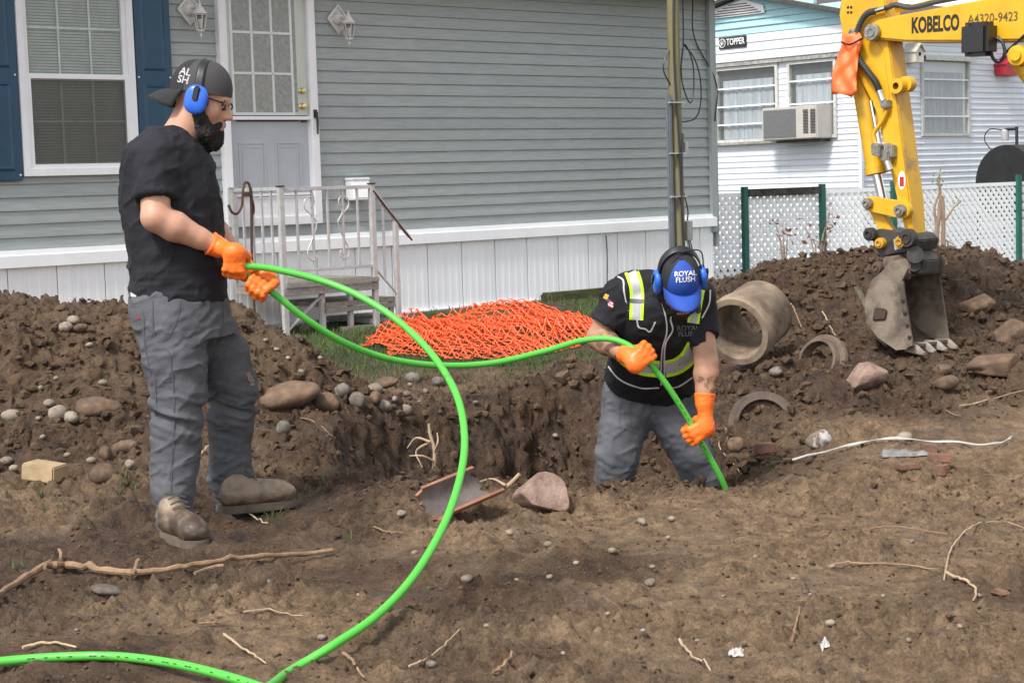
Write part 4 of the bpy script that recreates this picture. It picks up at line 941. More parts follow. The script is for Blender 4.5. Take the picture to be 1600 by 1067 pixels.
# bucket
bk = link('bucket', (lambda b: (b.prism([ep(x, y, .13) for x, y in ((1378, 424), (1392, 408), (1412, 404), (1418, 420), (1407, 442), (1422, 545), (1400, 547), (1371, 527), (1353, 504), (1350, 472), (1362, 438))], -ES * .018), b.mesh('bk'))[1])(MB()), m_muddy, ex)
BWD = .44
b = MB(); b.prism([ep(x, y, .13) - ES * BWD for x, y in ((1378, 424), (1392, 408), (1412, 404), (1418, 420), (1407, 442), (1422, 545), (1400, 547), (1371, 527), (1353, 504), (1350, 472), (1362, 438))], -ES * .018); b.build('side_plate', m_muddy, bk)
back = [(1412, 430), (1390, 424), (1374, 428), (1362, 440), (1351, 472), (1354, 503), (1371, 525), (1400, 545), (1424, 544)]
pf = [ep(x, y, .13) for x, y in back]; inn = [p + (ep(1400, 480, .13) - p).normalized() * .014 for p in pf]
b = MB()
for k in range(len(pf) - 1): b.add([pf[k] - ES * .0175, pf[k + 1] - ES * .0175, inn[k + 1] - ES * .0175, inn[k] - ES * .0175, pf[k] - ES * BWD, pf[k + 1] - ES * BWD, inn[k + 1] - ES * BWD, inn[k] - ES * BWD], [(0, 1, 5, 4), (3, 7, 6, 2), (0, 4, 7, 3), (1, 2, 6, 5), (0, 3, 2, 1), (4, 5, 6, 7)])
b.build('bucket_shell', M('mud_caked_steel', (.085, .060, .044), .8, col2=(.035, .025, .02), scale=6, bump=.5, bscale=30), bk)
plate('cutting_side', [(1404, 440), (1412, 438), (1427, 541), (1416, 546)], .142, .012, m_muddy, par=bk)
for k in range(4): pin(1411 + k * 3.3, 470 + k * 19, .144, .011, .006, m_steel, bk, 'bolt')
plate('wear_patch', [(1366, 480), (1386, 484), (1383, 500), (1362, 501)], .142, .012, M('wet_mud', (.06, .04, .028), .8, var=.4, scale=25), .006, bk)
for k in range(4):
    c = ep(1424, 544, .10) - ES * (.01 + k * .125); b = MB(); b.prism([c + EM * a + ZUP * z for a, z in ((-.08, .02), (.01, .02), (.07, -.03), (.06, -.042), (-.06, -.02))], -ES * .042); b.build('tooth', M('worn_tooth', (.33, .28, .23), .6, var=.3, scale=20), bk, bevel=.006)
b = MB(); c0 = ep(1400, 418, .10); plate('bucket_ear', [(1374, 430), (1380, 402), (1404, 398), (1422, 410), (1420, 436), (1398, 440)], .06, .03, m_muddy, par=bk); plate('bucket_ear', [(1374, 430), (1380, 402), (1404, 398), (1422, 410), (1420, 436), (1398, 440)], -.17, .03, m_muddy, par=bk)
for x, y in ((1373, 418), (1406, 410)): pin(x, y, .065, .034, .03, M('rust_pin', (.10, .06, .045), .6), bk)
b = MB(); b.prism([ep(x, y, .13) for x, y in ((1334, 448), (1340, 448), (1352, 470), (1350, 480))], -ES * .02); b.build('side_cutter', m_muddy, bk)
# work light on the boom
wl = thing('work_light', ep(1530, 80, .12), 'black boxy work light mounted under the yellow boom', 'work light')
b = MB(); b.box(ep(1530, 62, .14), (.165, .14, .185), BD, ES, BU); b.build('housing', m_black, wl, bevel=.022)
b = MB(); b.box(ep(1521, 62, .14), (.02, .135, .165), BD, ES, BU); b.build('lens', m_steel, wl, bevel=.006)
b = MB(); b.tube(spline([ep(1546, 72, .14), ep(1552, 92, .12), ep(1562, 96, .1), ep(1570, 84, .1), ep(1566, 66, .1), ep(1558, 60, .1)], 8), .01, 8); b.build('lamp_cable', m_black, wl, smooth=True)
b = MB(); b.tube([ep(1568, 86, .06), ep(1640, 20, .06)], .009, 8); b.build('hose', m_black, ex)
b = MB(); c = ep(1590, 87, .08); b.lathe([(0, .03), (.03, .03), (.032, .015), (.055, .012), (.058, -.2)], c, ES, 20); b.build('cylinder_eye', m_yel, ex, smooth=True)
b = MB(); b.tube([ep(1590, 87, -.02), ep(1700, 240, -.02)], .06, 16); b.build('boom_cylinder', m_yel, ex, smooth=True)
# orange flag tied to the stick
m_flag = M('orange_flag', (.90, .17, .045), .55, var=.05)
fl = [[(1316, 52), (1326, 54), (1342, 50), (1349, 62)], [(1314, 74), (1324, 80), (1338, 78), (1341, 86)], [(1308, 92), (1318, 100), (1330, 104), (1340, 110)], [(1300, 116), (1312, 122), (1326, 120), (1338, 124)], [(1300, 148), (1314, 147), (1331, 152), (1339, 142)]]
b = MB(); G = []
for i, r in enumerate(fl):
    G.append([ep(x, y, .05 + (.035 if (i + j) % 2 else 0) + .01 * i) for j, (x, y) in enumerate(r)])
b.grid(G); me_ = b.mesh('flag'); bm_ = bmesh.new(); bm_.from_mesh(me_); bmesh.ops.subdivide_edges(bm_, edges=bm_.edges, cuts=3, use_grid_fill=True, smooth=.6); bm_.to_mesh(me_); bm_.free()
fo = link('safety_flag', me_, m_flag, smooth=True); sm = fo.modifiers.new('thickness', 'SOLIDIFY'); sm.thickness = .003; tag(fo, 'bright orange cloth flag tied round the digger arm', 'flag')
b = MB(); b.tube(spline([ep(1315, 66, .08), ep(1328, 70, .10), ep(1348, 60, .09)], 6), .006, 6); b.build('tie_cord', m_black, ex)
# the machine itself, beyond the right edge of the picture
bc = Vector((EO.x, EO.y, 0)) + EM * 5.4
def mbx(name, a, s, z, sz, mat, bev=.05, par=ex):
    b = MB(); b.box(bc + EM * a + ES * s + ZUP * z, sz, EM, ES, ZUP); return b.build(name, mat, par, bevel=bev)
for s in (-.85, .85):
    b = MB(); P = [bc + ES * s + EM * (1.25 * math.cos(t) + math.copysign(.35, math.cos(t))) + ZUP * (.36 + .34 * math.sin(t)) for t in [k * 2 * math.pi / 40 for k in range(40)]]
    b.prism(P, ES * .42 * (1 if s < 0 else -1)); b.build('track', M('rubber_track', (.02, .02, .02), .8), ex, bevel=.02)
mbx('undercarriage', 0, 0, .45, (1.4, 1.3, .35), m_steel); mbx('turntable', 0, 0, .72, (1.2, 1.2, .2), m_steel); mbx('engine_cover', .7, 0, 1.25, (1.5, 2.1, .85), m_yel); mbx('counterweight', 1.5, 0, 1.2, (.35, 2.1, .95), m_yel)
mbx('boom_bracket', -.75, -.08, 1.0, (.5, .5, .5), m_yel)
mbx('cab_base', -.35, .62, 1.1, (1.2, .85, .55), m_yel); cab = mbx('cab', -.35, .62, 2.05, (1.15, .82, 1.3), m_black); mbx('cab_window', -.35, .63, 2.1, (1.0, .84, .95), glass('cab_glass', (.3, .33, .33)), 0, cab); mbx('cab_roof', -.35, .62, 2.74, (1.2, .86, .08), m_yel, .03, cab)
# ================================================================== STONES
def stone_mesh(seed, rough=.12, ang=0.0, sub=3, flat=(1, .82, .66)):
    v, f = ico(sub); d = fbm(v[:, 0] * 1.1 + seed * 7.1, v[:, 1] * 1.1, v[:, 2] * 1.1, o=2, s=seed) * rough * 2 + fbm(v[:, 0] * 4 + seed, v[:, 1] * 4, v[:, 2] * 4, o=3, s=seed + 5) * rough * .25
    w = v * (1 + d[:, None])
    if ang:                                            # cut flat facets
        r_ = np.random.default_rng(seed)
        for _ in range(9):
            n_ = r_.standard_normal(3); n_ /= np.linalg.norm(n_); c = r_.uniform(.55, .8); t = w @ n_ - c; w = w - np.outer(np.maximum(t, 0) * ang, n_)
    w = w * np.array(flat); me = bpy.data.meshes.new('stone'); me.from_pydata(w.tolist(), [], f.tolist()); me.polygons.foreach_set('use_smooth', np.ones(len(f), bool)); return me
m_peb = M('pale_pebble', (.25, .208, .16), .8, col2=(.12, .085, .058), lo=.32, hi=.52, scale=1.6, rand=.25, bump=.25, bscale=12)
m_cob = M('brown_cobble', (.17, .108, .067), .85, col2=(.075, .046, .030), scale=1.8, rand=.22, bump=.35, bscale=20)
m_gry = M('grey_cobble', (.19, .17, .145), .8, col2=(.09, .068, .05), scale=1.7, rand=.2, bump=.25, bscale=20)
m_pnk = M('pinkish_sandstone', (.33, .23, .185), .8, col2=(.17, .105, .078), scale=2.2, bump=.5, bscale=14)
m_wht = M('white_flake', (.44, .43, .40), .7, var=.12)
PROTO = {k: [] for k in 'pcg'}
for k in range(5):
    for c, mt in (('p', m_peb), ('c', m_cob), ('g', m_gry)):
        me_ = stone_mesh(k + 1, .13, .35 if k % 2 else 0, 2 if c == 'p' else 3); me_.materials.append(mt); PROTO[c].append(me_)
PEB = []
def stone(px, py, w, c='p', hgt=None, label=None, group=None, name=None, sink=.25, me=None, mat=None):
    """px, py: middle of the stone in the photograph, w: width there in pixels"""
    h_ = hgt or w * .68; g = hit(px, py + h_ * .35); s = w * g.y / FPX / 2
    if me is None: me = random.choice(PROTO[c])
    o = bpy.data.objects.new(name or ('boulder' if w > 40 else 'cobble' if w > 24 else 'pebble'), me); COL.objects.link(o)
    o.location = g + Vector((0, 0, s * (h_ / w) * (1 - sink * 2.0) * .75)); o.scale = (s * 1.05, s * random.uniform(.85, 1.05), s * 1.45 * h_ / w); o.rotation_euler = (random.uniform(-.25, .25), random.uniform(-.25, .25), random.uniform(0, 6.3) if w < 40 else random.uniform(-.3, .3))
    if label is None: PEB.append((px, py, c, o))
    tag(o, label or 'pebble', 'stone', group or ('loose pebbles on the soil' if not label else None)); return o
for x, y, w, c in ((115, 500, 26, 'p'), (103, 509, 26, 'p'), (125, 514, 22, 'c'), (77, 629, 22, 'p'), (10, 719, 24, 'p'), (21, 731, 18, 'p'), (203, 723, 22, 'p'), (64, 604, 14, 'p'), (161, 597, 16, 'p'), (88, 593, 12, 'p'), (67, 685, 12, 'p'), (13, 690, 16, 'c'), (106, 715, 14, 'p'), (143, 718, 18, 'p'), (60, 656, 10, 'p'), (140, 540, 12, 'p'), (30, 560, 12, 'c'),
                   (641, 601, 10, 'p'), (744, 634, 11, 'p'), (628, 800, 18, 'p'), (648, 862, 14, 'p'), (797, 832, 15, 'p'), (857, 849, 16, 'p'), (957, 860, 20, 'p'), (878, 596, 9, 'p'), (868, 681, 14, 'p'), (616, 623, 16, 'p'), (624, 613, 18, 'c'), (636, 615, 16, 'p'), (665, 610, 12, 'p'), (655, 628, 11, 'p'),
                   (729, 903, 22, 'p'), (1016, 910, 22, 'p'), (1050, 810, 17, 'p'), (1003, 814, 18, 'p'), (808, 906, 10, 'p'), (1044, 840, 10, 'p'), (675, 1036, 18, 'g'), (900, 880, 12, 'p'), (1020, 888, 12, 'p'), (859, 900, 14, 'p'), (1297, 974, 22, 'p'), (1299, 884, 14, 'p'), (1266, 928, 8, 'p'), (1500, 979, 12, 'p'), (1425, 846, 12, 'g'), (503, 996, 18, 'g'), (422, 908, 14, 'g'), (610, 540, 12, 'p'), (432, 545, 12, 'p'), (450, 560, 10, 'p'), (470, 580, 14, 'p'), (415, 530, 12, 'p'), (500, 560, 11, 'p'), (1240, 905, 9, 'p'), (1180, 870, 8, 'p'), (1130, 930, 10, 'p'), (1380, 930, 9, 'p'), (950, 960, 10, 'p'), (560, 930, 9, 'p'), (330, 960, 8, 'p'), (120, 985, 9, 'p'), (760, 985, 10, 'p'), (1420, 1000, 12, 'p'), (1530, 930, 10, 'p'), (880, 1020, 11, 'p'), (1005, 985, 9, 'p'), (1090, 1000, 10, 'p')):
    stone(x, y, w, c)
ORD = ['first', 'second', 'third', 'fourth', 'fifth', 'sixth', 'seventh', 'eighth', 'ninth', 'tenth', 'eleventh', 'twelfth', 'thirteenth', 'fourteenth', 'fifteenth', 'sixteenth', 'seventeenth', 'eighteenth', 'nineteenth', 'twentieth']
zones = {}
for px_, py_, c_, o in PEB:
    if px_ < 330: zn = 'high on the left heap' if py_ < 560 else 'low on the left heap' if py_ < 800 else 'on the wet soil at far left'
    elif py_ < 660: zn = 'on the slope behind the standing worker' if px_ < 520 else 'among the cobbles near the orange netting'
    elif px_ < 720: zn = 'near the green conduit in the foreground'
    elif px_ < 1100: zn = 'on the near rim of the hole' if py_ < 870 else 'in the central foreground'
    else: zn = 'in the right foreground'
    zones.setdefault(zn, []).append((px_, c_, o))
for zn, L_ in zones.items():
    for k, (px_, c_, o) in enumerate(sorted(L_, key=lambda t: t[0])):
        o['label'] = '%s pebble %s, %s from the left' % ({'p': 'pale tan', 'c': 'brown', 'g': 'grey'}[c_], zn, ORD[k]) if len(L_) > 1 else '%s pebble %s' % ({'p': 'pale tan', 'c': 'brown', 'g': 'grey'}[c_], zn)
for x, y, w, h_, c, lab in (
    (18, 646, 35, 24, 'p', 'tan cobble at the far left edge of the heap'), (91, 642, 36, 28, 'p', 'largest tan cobble of the trio on the left heap'), (112, 649, 30, 22, 'p', 'rightmost tan cobble of the trio on the left heap'),
    (150, 632, 70, 34, 'c', 'flat brown boulder half sunk in the left heap'), (165, 707, 26, 28, 'c', 'upright brown cobble behind the dark clod at left'), (194, 698, 40, 26, 'c', 'brown cobble just left of the standing worker\'s leg'),
    (163, 738, 46, 44, 'c', 'dark muddy lump of rock left of the standing worker'), (443, 667, 26, 26, 'g', 'pale grey cobble alone on the soil right of the standing worker'), (449, 611, 92, 44, 'c', 'long brown boulder beside the standing worker\'s knee'),
    (510, 623, 46, 36, 'c', 'brown rounded boulder next to the long brown one'), (533, 606, 28, 28, 'g', 'round grey cobble behind the brown boulders'), (559, 623, 34, 28, 'g', 'dark grey oval cobble in the cobble row'), (585, 604, 25, 20, 'p', 'pale cobble topping the row of cobbles'), (601, 596, 46, 20, 'c', 'low brown slab of stone at the back of the cobbles'), (587, 620, 28, 24, 'c', 'brown cobble in the middle of the cobble row'), (599, 631, 28, 20, 'p', 'light tan cobble at the front of the cobble row'), (634, 637, 26, 24, 'p', 'tan wedge-shaped cobble at the right end of the cobble row'), (647, 588, 28, 24, 'g', 'grey egg-shaped cobble in front of the orange netting'), (686, 596, 25, 20, 'g', 'grey cobble behind the green pipe'), (480, 511, 28, 16, 'p', 'pale flat cobble under the porch steps on the heap'), (450, 500, 20, 14, 'p', 'pale cobble at the top of the heap near the steps'),
    (1414, 681, 27, 20, 'p', 'smooth tan cobble above the white tape'), (1212, 579, 27, 18, 'g', 'pale grey cobble below the concrete pipe'), (1478, 597, 42, 30, 'c', 'brown rock left of the sandy bank'), (1150, 690, 30, 34, 'c', 'muddy cobble beside the gloved hand holding the pipe'), (1473, 577, 30, 18, 'c', 'small brown rock under the bucket teeth'), (166, 920, 54, 20, 'g', 'flat grey stone under the long branch')):
    stone(x, y, w, c, h_, lab)
def boulder(px, py, w, h_, seed, mat, label, name='boulder', sink=.3, ang=.9, rot=0):
    me_ = stone_mesh(seed, .16, ang, 4); me_.materials.append(mat); o = stone(px, py, w, 'c', h_, label, None, name, sink, me_); o.rotation_euler = (.1, -.08, rot); return o
boulder(848, 770, 92, 80, 23, m_pnk, 'angular pinkish sandstone block on the near rim of the hole', sink=.12, ang=1.0)
boulder(1352, 583, 84, 62, 31, m_pnk, 'pinkish boulder embedded in the heap below the bucket', rot=.6)
boulder(1280, 682, 38, 42, 37, M('whitewashed_rock', (.45, .44, .42), .7, col2=(.16, .12, .09), scale=1.3, lo=.48, hi=.54), 'rock with a white-painted face beside the white tape')
boulder(1556, 560, 110, 46, 47, m_cob, 'large soil-covered slab of rock right of the bucket teeth', sink=.35)
boulder(1580, 512, 60, 50, 53, m_cob, 'dark angular boulder near the right edge of the heap', sink=.3)
boulder(1530, 468, 56, 34, 59, m_cob, 'tilted brown slab high on the heap right of the bucket', sink=.35)
boulder(880, 588, 30, 26, 41, m_cob, 'clod-like brown rock on the far rim of the hole')

# ================================================================== THINGS LYING ABOUT
m_conc = M('weathered_concrete', (.27, .205, .145), .85, scale=5, bump=.3, bscale=40, col2=(.095, .066, .045), lo=.38, hi=.62)
m_iron = M('rusty_cast_iron', (.12, .085, .062), .8, col2=(.06, .042, .032), scale=8, bump=.5, bscale=40)
c0 = pt(1150, 519, 9.75); ax = Vector((.56, .80, .27)).normalized()
b = MB(); b.lathe([(.155, .02), (.165, 0), (.198, .0), (.206, .03), (.206, .09), (.194, .12), (.192, .34), (.182, .36), (.15, .36), (.148, .1), (.155, .02)], c0, ax, 48)
cp = b.build('concrete_pipe', m_conc, smooth=True, angle=40); tag(cp, 'short concrete pipe section lying open-ended on the soil heap', 'pipe')
def ring(px, py, D, ro, ri, th, nrm, label, disc=False, mat=m_iron):
    c = pt(px, py, D); t = thing('manhole_ring', c, label, 'ring', None)
    b = MB(); nrm = Vector(nrm).normalized(); b.lathe([(ri, 0), (ri, th), (ri + (ro - ri) * .35, th), (ri + (ro - ri) * .45, th * .5), (ro - .01, th * .5), (ro, th * .35), (ro, 0), (ri, 0)], c, nrm, 56); b.build('rim', mat, t, smooth=True, angle=30)
    if disc:
        b = MB(); b.lathe([(0, 0), (ri * .3, .004), (ri * .99, .004), (ri * .99, -.012), (0, -.012)], c, nrm, 40); b.box(c + nrm * .012, (.02, .012, ri * 1.7), nrm.cross(ZUP).normalized(), nrm, nrm.cross(nrm.cross(ZUP)).normalized()); b.build('cover', M('rust_red_cover', (.13, .075, .055), .8, var=.3), t)
    return t
ring(1192, 664, 8.85, .178, .125, .05, (-.12, -.92, .42), 'rusty cast-iron ring half buried in the heap, cover inside', True)
ring(1288, 568, 9.55, .16, .112, .075, (-.70, -.62, .30), 'tilted iron collar sticking out of the heap below the pipe', False, M('rusty_collar', (.17, .12, .085), .8, col2=(.08, .055, .04), scale=8, bump=.4))
# clay pipe shard
g = hit(676, 818); p0 = g + Vector((-.0, .02, .030)); dr = Vector((.62, .72, .12)).normalized(); sdv = dr.cross(ZUP).normalized(); upv = sdv.cross(dr)
tilt = (upv * .82 - sdv * -.57).normalized(); sd2 = dr.cross(tilt).normalized()
rows = []; nA, nL = 18, 14
for i in range(nL):
    t = i / (nL - 1); r = []
    for j in range(nA):
        a = math.pi * (1.02 + .96 * j / (nA - 1)); e = .012 * math.sin(j * 2.1) + .010 * math.sin(j * 5.3 + 1)
        L_ = -.02 + .30 * t + (e if i in (0, nL - 1) else 0) + (.05 * (j / nA) * t); r.append((a, L_))
    rows.append(r)
def shp(a, L_, R): return p0 + dr * L_ + (sd2 * math.cos(a) + tilt * math.sin(a)) * R + tilt * .06
b = MB(); b.grid([[shp(a, L_, .070) for a, L_ in r] for r in rows]); b.mi = 1; b.grid([[shp(a, L_, .082) for a, L_ in r] for r in rows], True)
ring_o = [shp(*q, .082) for q in rows[0]] + [shp(*r[-1], .082) for r in rows] + [shp(*q, .082) for q in rows[-1][::-1]] + [shp(*r[0], .082) for r in rows[::-1]]
ring_i = [shp(*q, .070) for q in rows[0]] + [shp(*r[-1], .070) for r in rows] + [shp(*q, .070) for q in rows[-1][::-1]] + [shp(*r[0], .070) for r in rows[::-1]]
b.grid([ring_o, ring_i])
sh_ = b.build('clay_pipe_shard', [M('glazed_clay_inside', (.13, .105, .095), .45, var=.3, scale=12, stretch=(1, 1, 1)), M('terracotta', (.30, .135, .08), .8, var=.2, scale=10)], smooth=True, angle=40); tag(sh_, 'broken half of a terracotta drain pipe lying like a trough', 'pipe shard')
def brick(px, py, w, h_, mat, label, rz=0, L_=None, name='brick'):
    g = hit(px, py + h_ * .3); s = g.y / FPX; b = MB(); c = g + Vector((0, .02, h_ * s * .32)); X = Vector((math.cos(rz), math.sin(rz), random.uniform(-.1, .1))).normalized(); Y = ZUP.cross(X).normalized(); b.box(c, (w * s, L_ or .09, h_ * s * .9), X, Y, X.cross(Y)); o = b.build(name, mat, bevel=.006); puff(o.data, lambda x, y, z: .004 * fbm(x * 40, y * 40, z * 40, o=2)); tag(o, label, name.replace('_', ' ')); return o
m_brk = M('weathered_brick', (.24, .115, .078), .9, col2=(.11, .065, .045), scale=14, bump=.3)
brick(69, 739, 60, 30, M('tan_brick', (.36, .26, .15), .85, var=.2, scale=14), 'tan block lying on the wet soil at far left', -.35, .12, 'tan_block')
for x, y, w, h_, rz, lab in ((1470, 719, 38, 14, -.2, 'largest flat brick fragment on the bank below the white tape'), (1420, 731, 38, 10, .35, 'thin brick sliver lying at an angle below the crumpled sheet'), (1453, 703, 24, 16, .1, 'brick chip touching the white tape'), (1472, 741, 20, 18, .8, 'upright brick crumb below the flat brick fragments'), (1197, 703, 32, 18, .5, 'muddy brick lump by the gloved hand'), (1566, 930, 20, 9, .4, 'small orange brick chip at the right edge')):
    brick(x, y, w, h_, m_brk, lab, rz, .06)
def drape(pxs, lift=.012, n=6):
    Q = [hit(p.x, p.y) for p in spline([Vector((x, y, 0)) for x, y in pxs], n)]; out = []
    for i, p in enumerate(Q):
        w = Q[max(0, i - 3):i + 4]; c = sum(w, Vector()) / len(w); out.append(Vector((c.x, c.y, max(sum(v.z for v in w) / len(w), p.z - .01) + lift)))
    out[0].xy = Q[0].xy; out[-1].xy = Q[-1].xy; return out
# white tape
P = drape([(1238, 727), (1290, 712), (1335, 700), (1385, 691), (1440, 694), (1500, 697), (1545, 701), (1568, 696), (1584, 687)], .014)
b = MB(); b.grid([[p + Vector((0, -.006, .003 * math.sin(k * .9))) for k, p in enumerate(P)], [p + Vector((0, .006, .006 + .004 * math.sin(k * .7))) for k, p in enumerate(P)]]); o = b.build('white_tape', m_wht, smooth=True); o.modifiers.new('t', 'SOLIDIFY').thickness = .002; tag(o, 'long strip of white plastic tape on the bank', 'tape')
def crumple(px, py, w, h_, mat, label, seed, amp=.02):
    g = hit(px, py); s = g.y / FPX; n_ = 7; r_ = random.Random(seed); b = MB(); W, H_ = w * s, h_ * s * 2.6
    b.grid([[(lambda x, y: Vector((x, y, gh(x, y) + .006 + amp * r_.random() ** 1.5 * (1 - (2 * i / n_ - 1) ** 4) * (1 - (2 * j / n_ - 1) ** 4))))(g.x + (i / n_ - .5 + r_.uniform(-.07, .07)) * W, g.y + (j / n_ - .5 + r_.uniform(-.09, .09)) * H_) for j in range(n_ + 1)] for i in range(n_ + 1)])
    o = b.build('crumpled_sheet', mat); tag(o, label, 'litter'); return o
crumple(1413, 711, 74, 18, M('grey_plastic', (.20, .19, .19), .5, var=.25, scale=20), 'crumpled dark grey plastic sheet by the brick fragments', 1, .035)
crumple(1150, 1026, 24, 6, m_wht, 'torn white paper scrap in the foreground soil', 2, .02)
crumple(1289, 1008, 13, 6, m_wht, 'little white crumpled scrap right of the torn paper', 3, .02)
# branch, roots, twigs
m_root = M('root_bark', (.25, .155, .09), .85, var=.3, scale=12, bump=.4)
m_twig = M('pale_twig', (.40, .29, .185), .85, var=.25, scale=20)
br = thing('fallen_branch', hit(240, 905), 'long bare branch lying across the left foreground', 'branch')
P = drape([(-20, 955), (25, 922), (60, 900), (100, 893), (150, 899), (205, 908), (260, 903), (320, 893), (400, 880), (455, 877), (520, 872)], .022, 6)
b = MB(); b.tube([p + Vector((0, 0, random.gauss(0, .0012))) for p in P], [(.010 + .005 * math.sin(min(1, k / 30) * 2.2)) * (1 - .45 * k / len(P)) * (1 + .12 * math.sin(k * 1.7)) for k in range(len(P))], 8); b.build('limb', m_root, br, smooth=True)
for q in ([(205, 908), (210, 918), (213, 897), (218, 888)], [(95, 893), (97, 880), (93, 872)], [(305, 912), (330, 905), (350, 898)], [(70, 897), (80, 888)]):
    b = MB(); b.tube(drape(q, .03, 4), .006, 6); b.build('side_twig', m_root, br, smooth=True)
m_tw = [m_twig, m_root]
twigs = [([(1475, 910), (1482, 870), (1500, 845), (1530, 826), (1570, 820), (1600, 830)], 'thin looping root in the right foreground'), ([(1300, 887), (1360, 887), (1420, 890), (1465, 897)], 'straight thin root across the right foreground'), ([(1480, 905), (1505, 912), (1527, 930), (1522, 944)], 'hooked root below the looping one'), ([(1350, 832), (1410, 830), (1480, 840)], 'thin root behind the looping root'), ([(350, 1000), (380, 1020), (415, 1042)], 'straight twig above the green pipe crossing'), ([(535, 1025), (555, 1045), (570, 1072)], 'forked pale twig at the bottom edge'), ([(380, 962), (420, 962), (472, 972)], 'short thick twig in the middle of the wet soil'), ([(310, 982), (360, 981)], 'small straight twig left of the green pipe crossing'), ([(35, 1020), (70, 1010), (120, 1018)], 'dry twig beside the green pipe at far left'), ([(585, 832), (605, 836), (632, 838)], 'little stick near the clay shard'), ([(1062, 1010), (1080, 1030), (1110, 1052)], 'twig beside the torn paper'), ([(770, 1062), (790, 1045), (800, 1032)], 'short brown stick at the bottom centre'), ([(640, 1050), (680, 1030), (718, 990)], 'thin dry stem in the central foreground'), ([(1238, 1012), (1243, 985), (1250, 960)], 'upright pale stem in the right foreground'), ([(1500, 640), (1540, 632), (1600, 615)], 'yellowish root on the sandy bank'), ([(1470, 645), (1502, 657)], 'short white root on the bank'), ([(1285, 490), (1300, 520), (1310, 535)], 'bent root above the iron collar'), ([(1236, 478), (1248, 505), (1258, 530)], 'slender stem right of the concrete pipe'), ([(1122, 690), (1127, 712), (1150, 735), (1160, 752)], 'root curling over the rim below the gloved hand'), ([(1133, 672), (1138, 690), (1130, 705)], 'thick root stub beside the gloved hand'), ([(325, 700), (318, 712), (305, 718)], 'pale bone-like stick between the standing worker\'s legs'), ([(470, 655), (500, 668), (520, 690)], 'fine root on the slope left of the hole'), ([(360, 790), (395, 812), (420, 828)], 'thin twig by the standing worker\'s far boot')]
for k, (q, lab) in enumerate(twigs):
    P = drape(q, .010, 6); n_ = len(P); b = MB(); r = .0045 + .003 * ((k * 7) % 3) / 2; b.tube([p + Vector((random.gauss(0, .002), random.gauss(0, .002), abs(random.gauss(0, .003)))) for p in P], [.75 * r * (1 - .5 * i / n_) for i in range(n_)], 6); tag(b.build('root', m_tw[k % 2], smooth=True), lab, 'root')
def up_root(pxs, D, r, label):
    b = MB(); P = spline([pt(x, y, D) for x, y in pxs[0]], 6); b.tube(P, [r * (1 - .4 * i / len(P)) for i in range(len(P))], 7); o = thing('root_sprig', P[0], label, 'root'); b.build('stem', m_twig, o, smooth=True)
    for q in pxs[1:]:
        b = MB(); P = spline([pt(x, y, D + random.uniform(-.05, .05)) for x, y in q], 5); b.tube(P, [r * .55 * (1 - .6 * i / len(P)) for i in range(len(P))], 5); b.build('side_root', m_twig, o, smooth=True)
up_root([[(676, 768), (677, 740), (679, 705), (672, 678), (670, 662)], [(679, 705), (684, 690), (683, 676)], [(677, 720), (660, 712), (640, 712)], [(672, 690), (650, 684), (636, 700)], [(672, 690), (650, 705), (660, 730)]], 8.2, .011, 'forked root standing upright in the hole behind the green pipe')
up_root([[(752, 792), (770, 775), (795, 757), (812, 740)], [(770, 775), (785, 788), (770, 800)], [(760, 785), (745, 770), (738, 745)], [(745, 795), (730, 810), (705, 812)], [(790, 758), (770, 748), (750, 752)]], 7.08, .012, 'tangled roots between the clay shard and the sandstone block')
# orange safety netting
m_net = M('orange_netting', (.88, .12, .035), .5, var=.08, scale=6)
nb = MB()
NC = Vector((-.2, 13.2, 0))
def net_h(x, y, lay):
    u = (x - NC.x) / .92; v = (y - NC.y) / 1.15; e = max(0, 1 - u * u - v * v)
    return (.26 * e ** .9 * (.15 + .85 * lay)) * (.75 + .5 * float(vn(x * 2.2 + lay * 5, y * 2.2, s=int(lay * 9)))) + .09 * (1 - abs(float(vn(x * 4 + y * 2 + lay * 9, y * 3 - x, s=3)))) ** 2 * min(1, e * 3)
for L_ in range(3):
    lay = L_ / 2; cx, cy = .078, .062; ro = random.uniform(-.35, .35); nI, nJ = 27, 44; N = {}
    for i in range(nI):
        for j in range(nJ):
            u = (i - nI / 2 + (.5 if j % 2 else 0)) * cx; v = (j - nJ / 2) * cy
            x = NC.x + u * math.cos(ro) - v * math.sin(ro); y = NC.y + u * math.sin(ro) + v * math.cos(ro)
            x += .10 * float(vn(x * 2.5 + L_ * 3, y * 2.5, s=L_)); y += .12 * float(vn(x * 2.5, y * 2.5 + L_ * 4, s=L_ + 20))
            if ((x - NC.x) / .98) ** 2 + ((y - NC.y) / 1.25) ** 2 > 1 + .25 * float(vn(x * 3, y * 3, s=77)): continue
            N[i, j] = Vector((x, y, gh(x, y) + .015 + net_h(x, y, lay)))
    for (i, j), p in N.items():
        for di in ((0, -1) if j % 2 == 0 else (1, 0)):
            q = N.get((i + di, j + 1))
            if q is not None and (q - p).length < .22:
                d = (q - p).normalized(); s_ = d.cross(ZUP).normalized() * .0045; t_ = s_.cross(d).normalized() * .003; m_ = (p + q) / 2 + ZUP * -.006
                nb.add([p - s_ * 1.5, p + s_ * 1.5, m_ + s_ * .7 + t_, q + s_ * 1.5, q - s_ * 1.5, m_ - s_ * .7 - t_], [(0, 1, 2, 5), (5, 2, 3, 4)])
me_ = nb.mesh('safety_netting', False); o = link('safety_netting', me_, m_net); tag(o, 'heap of crumpled orange plastic safety netting on the grass', 'netting')
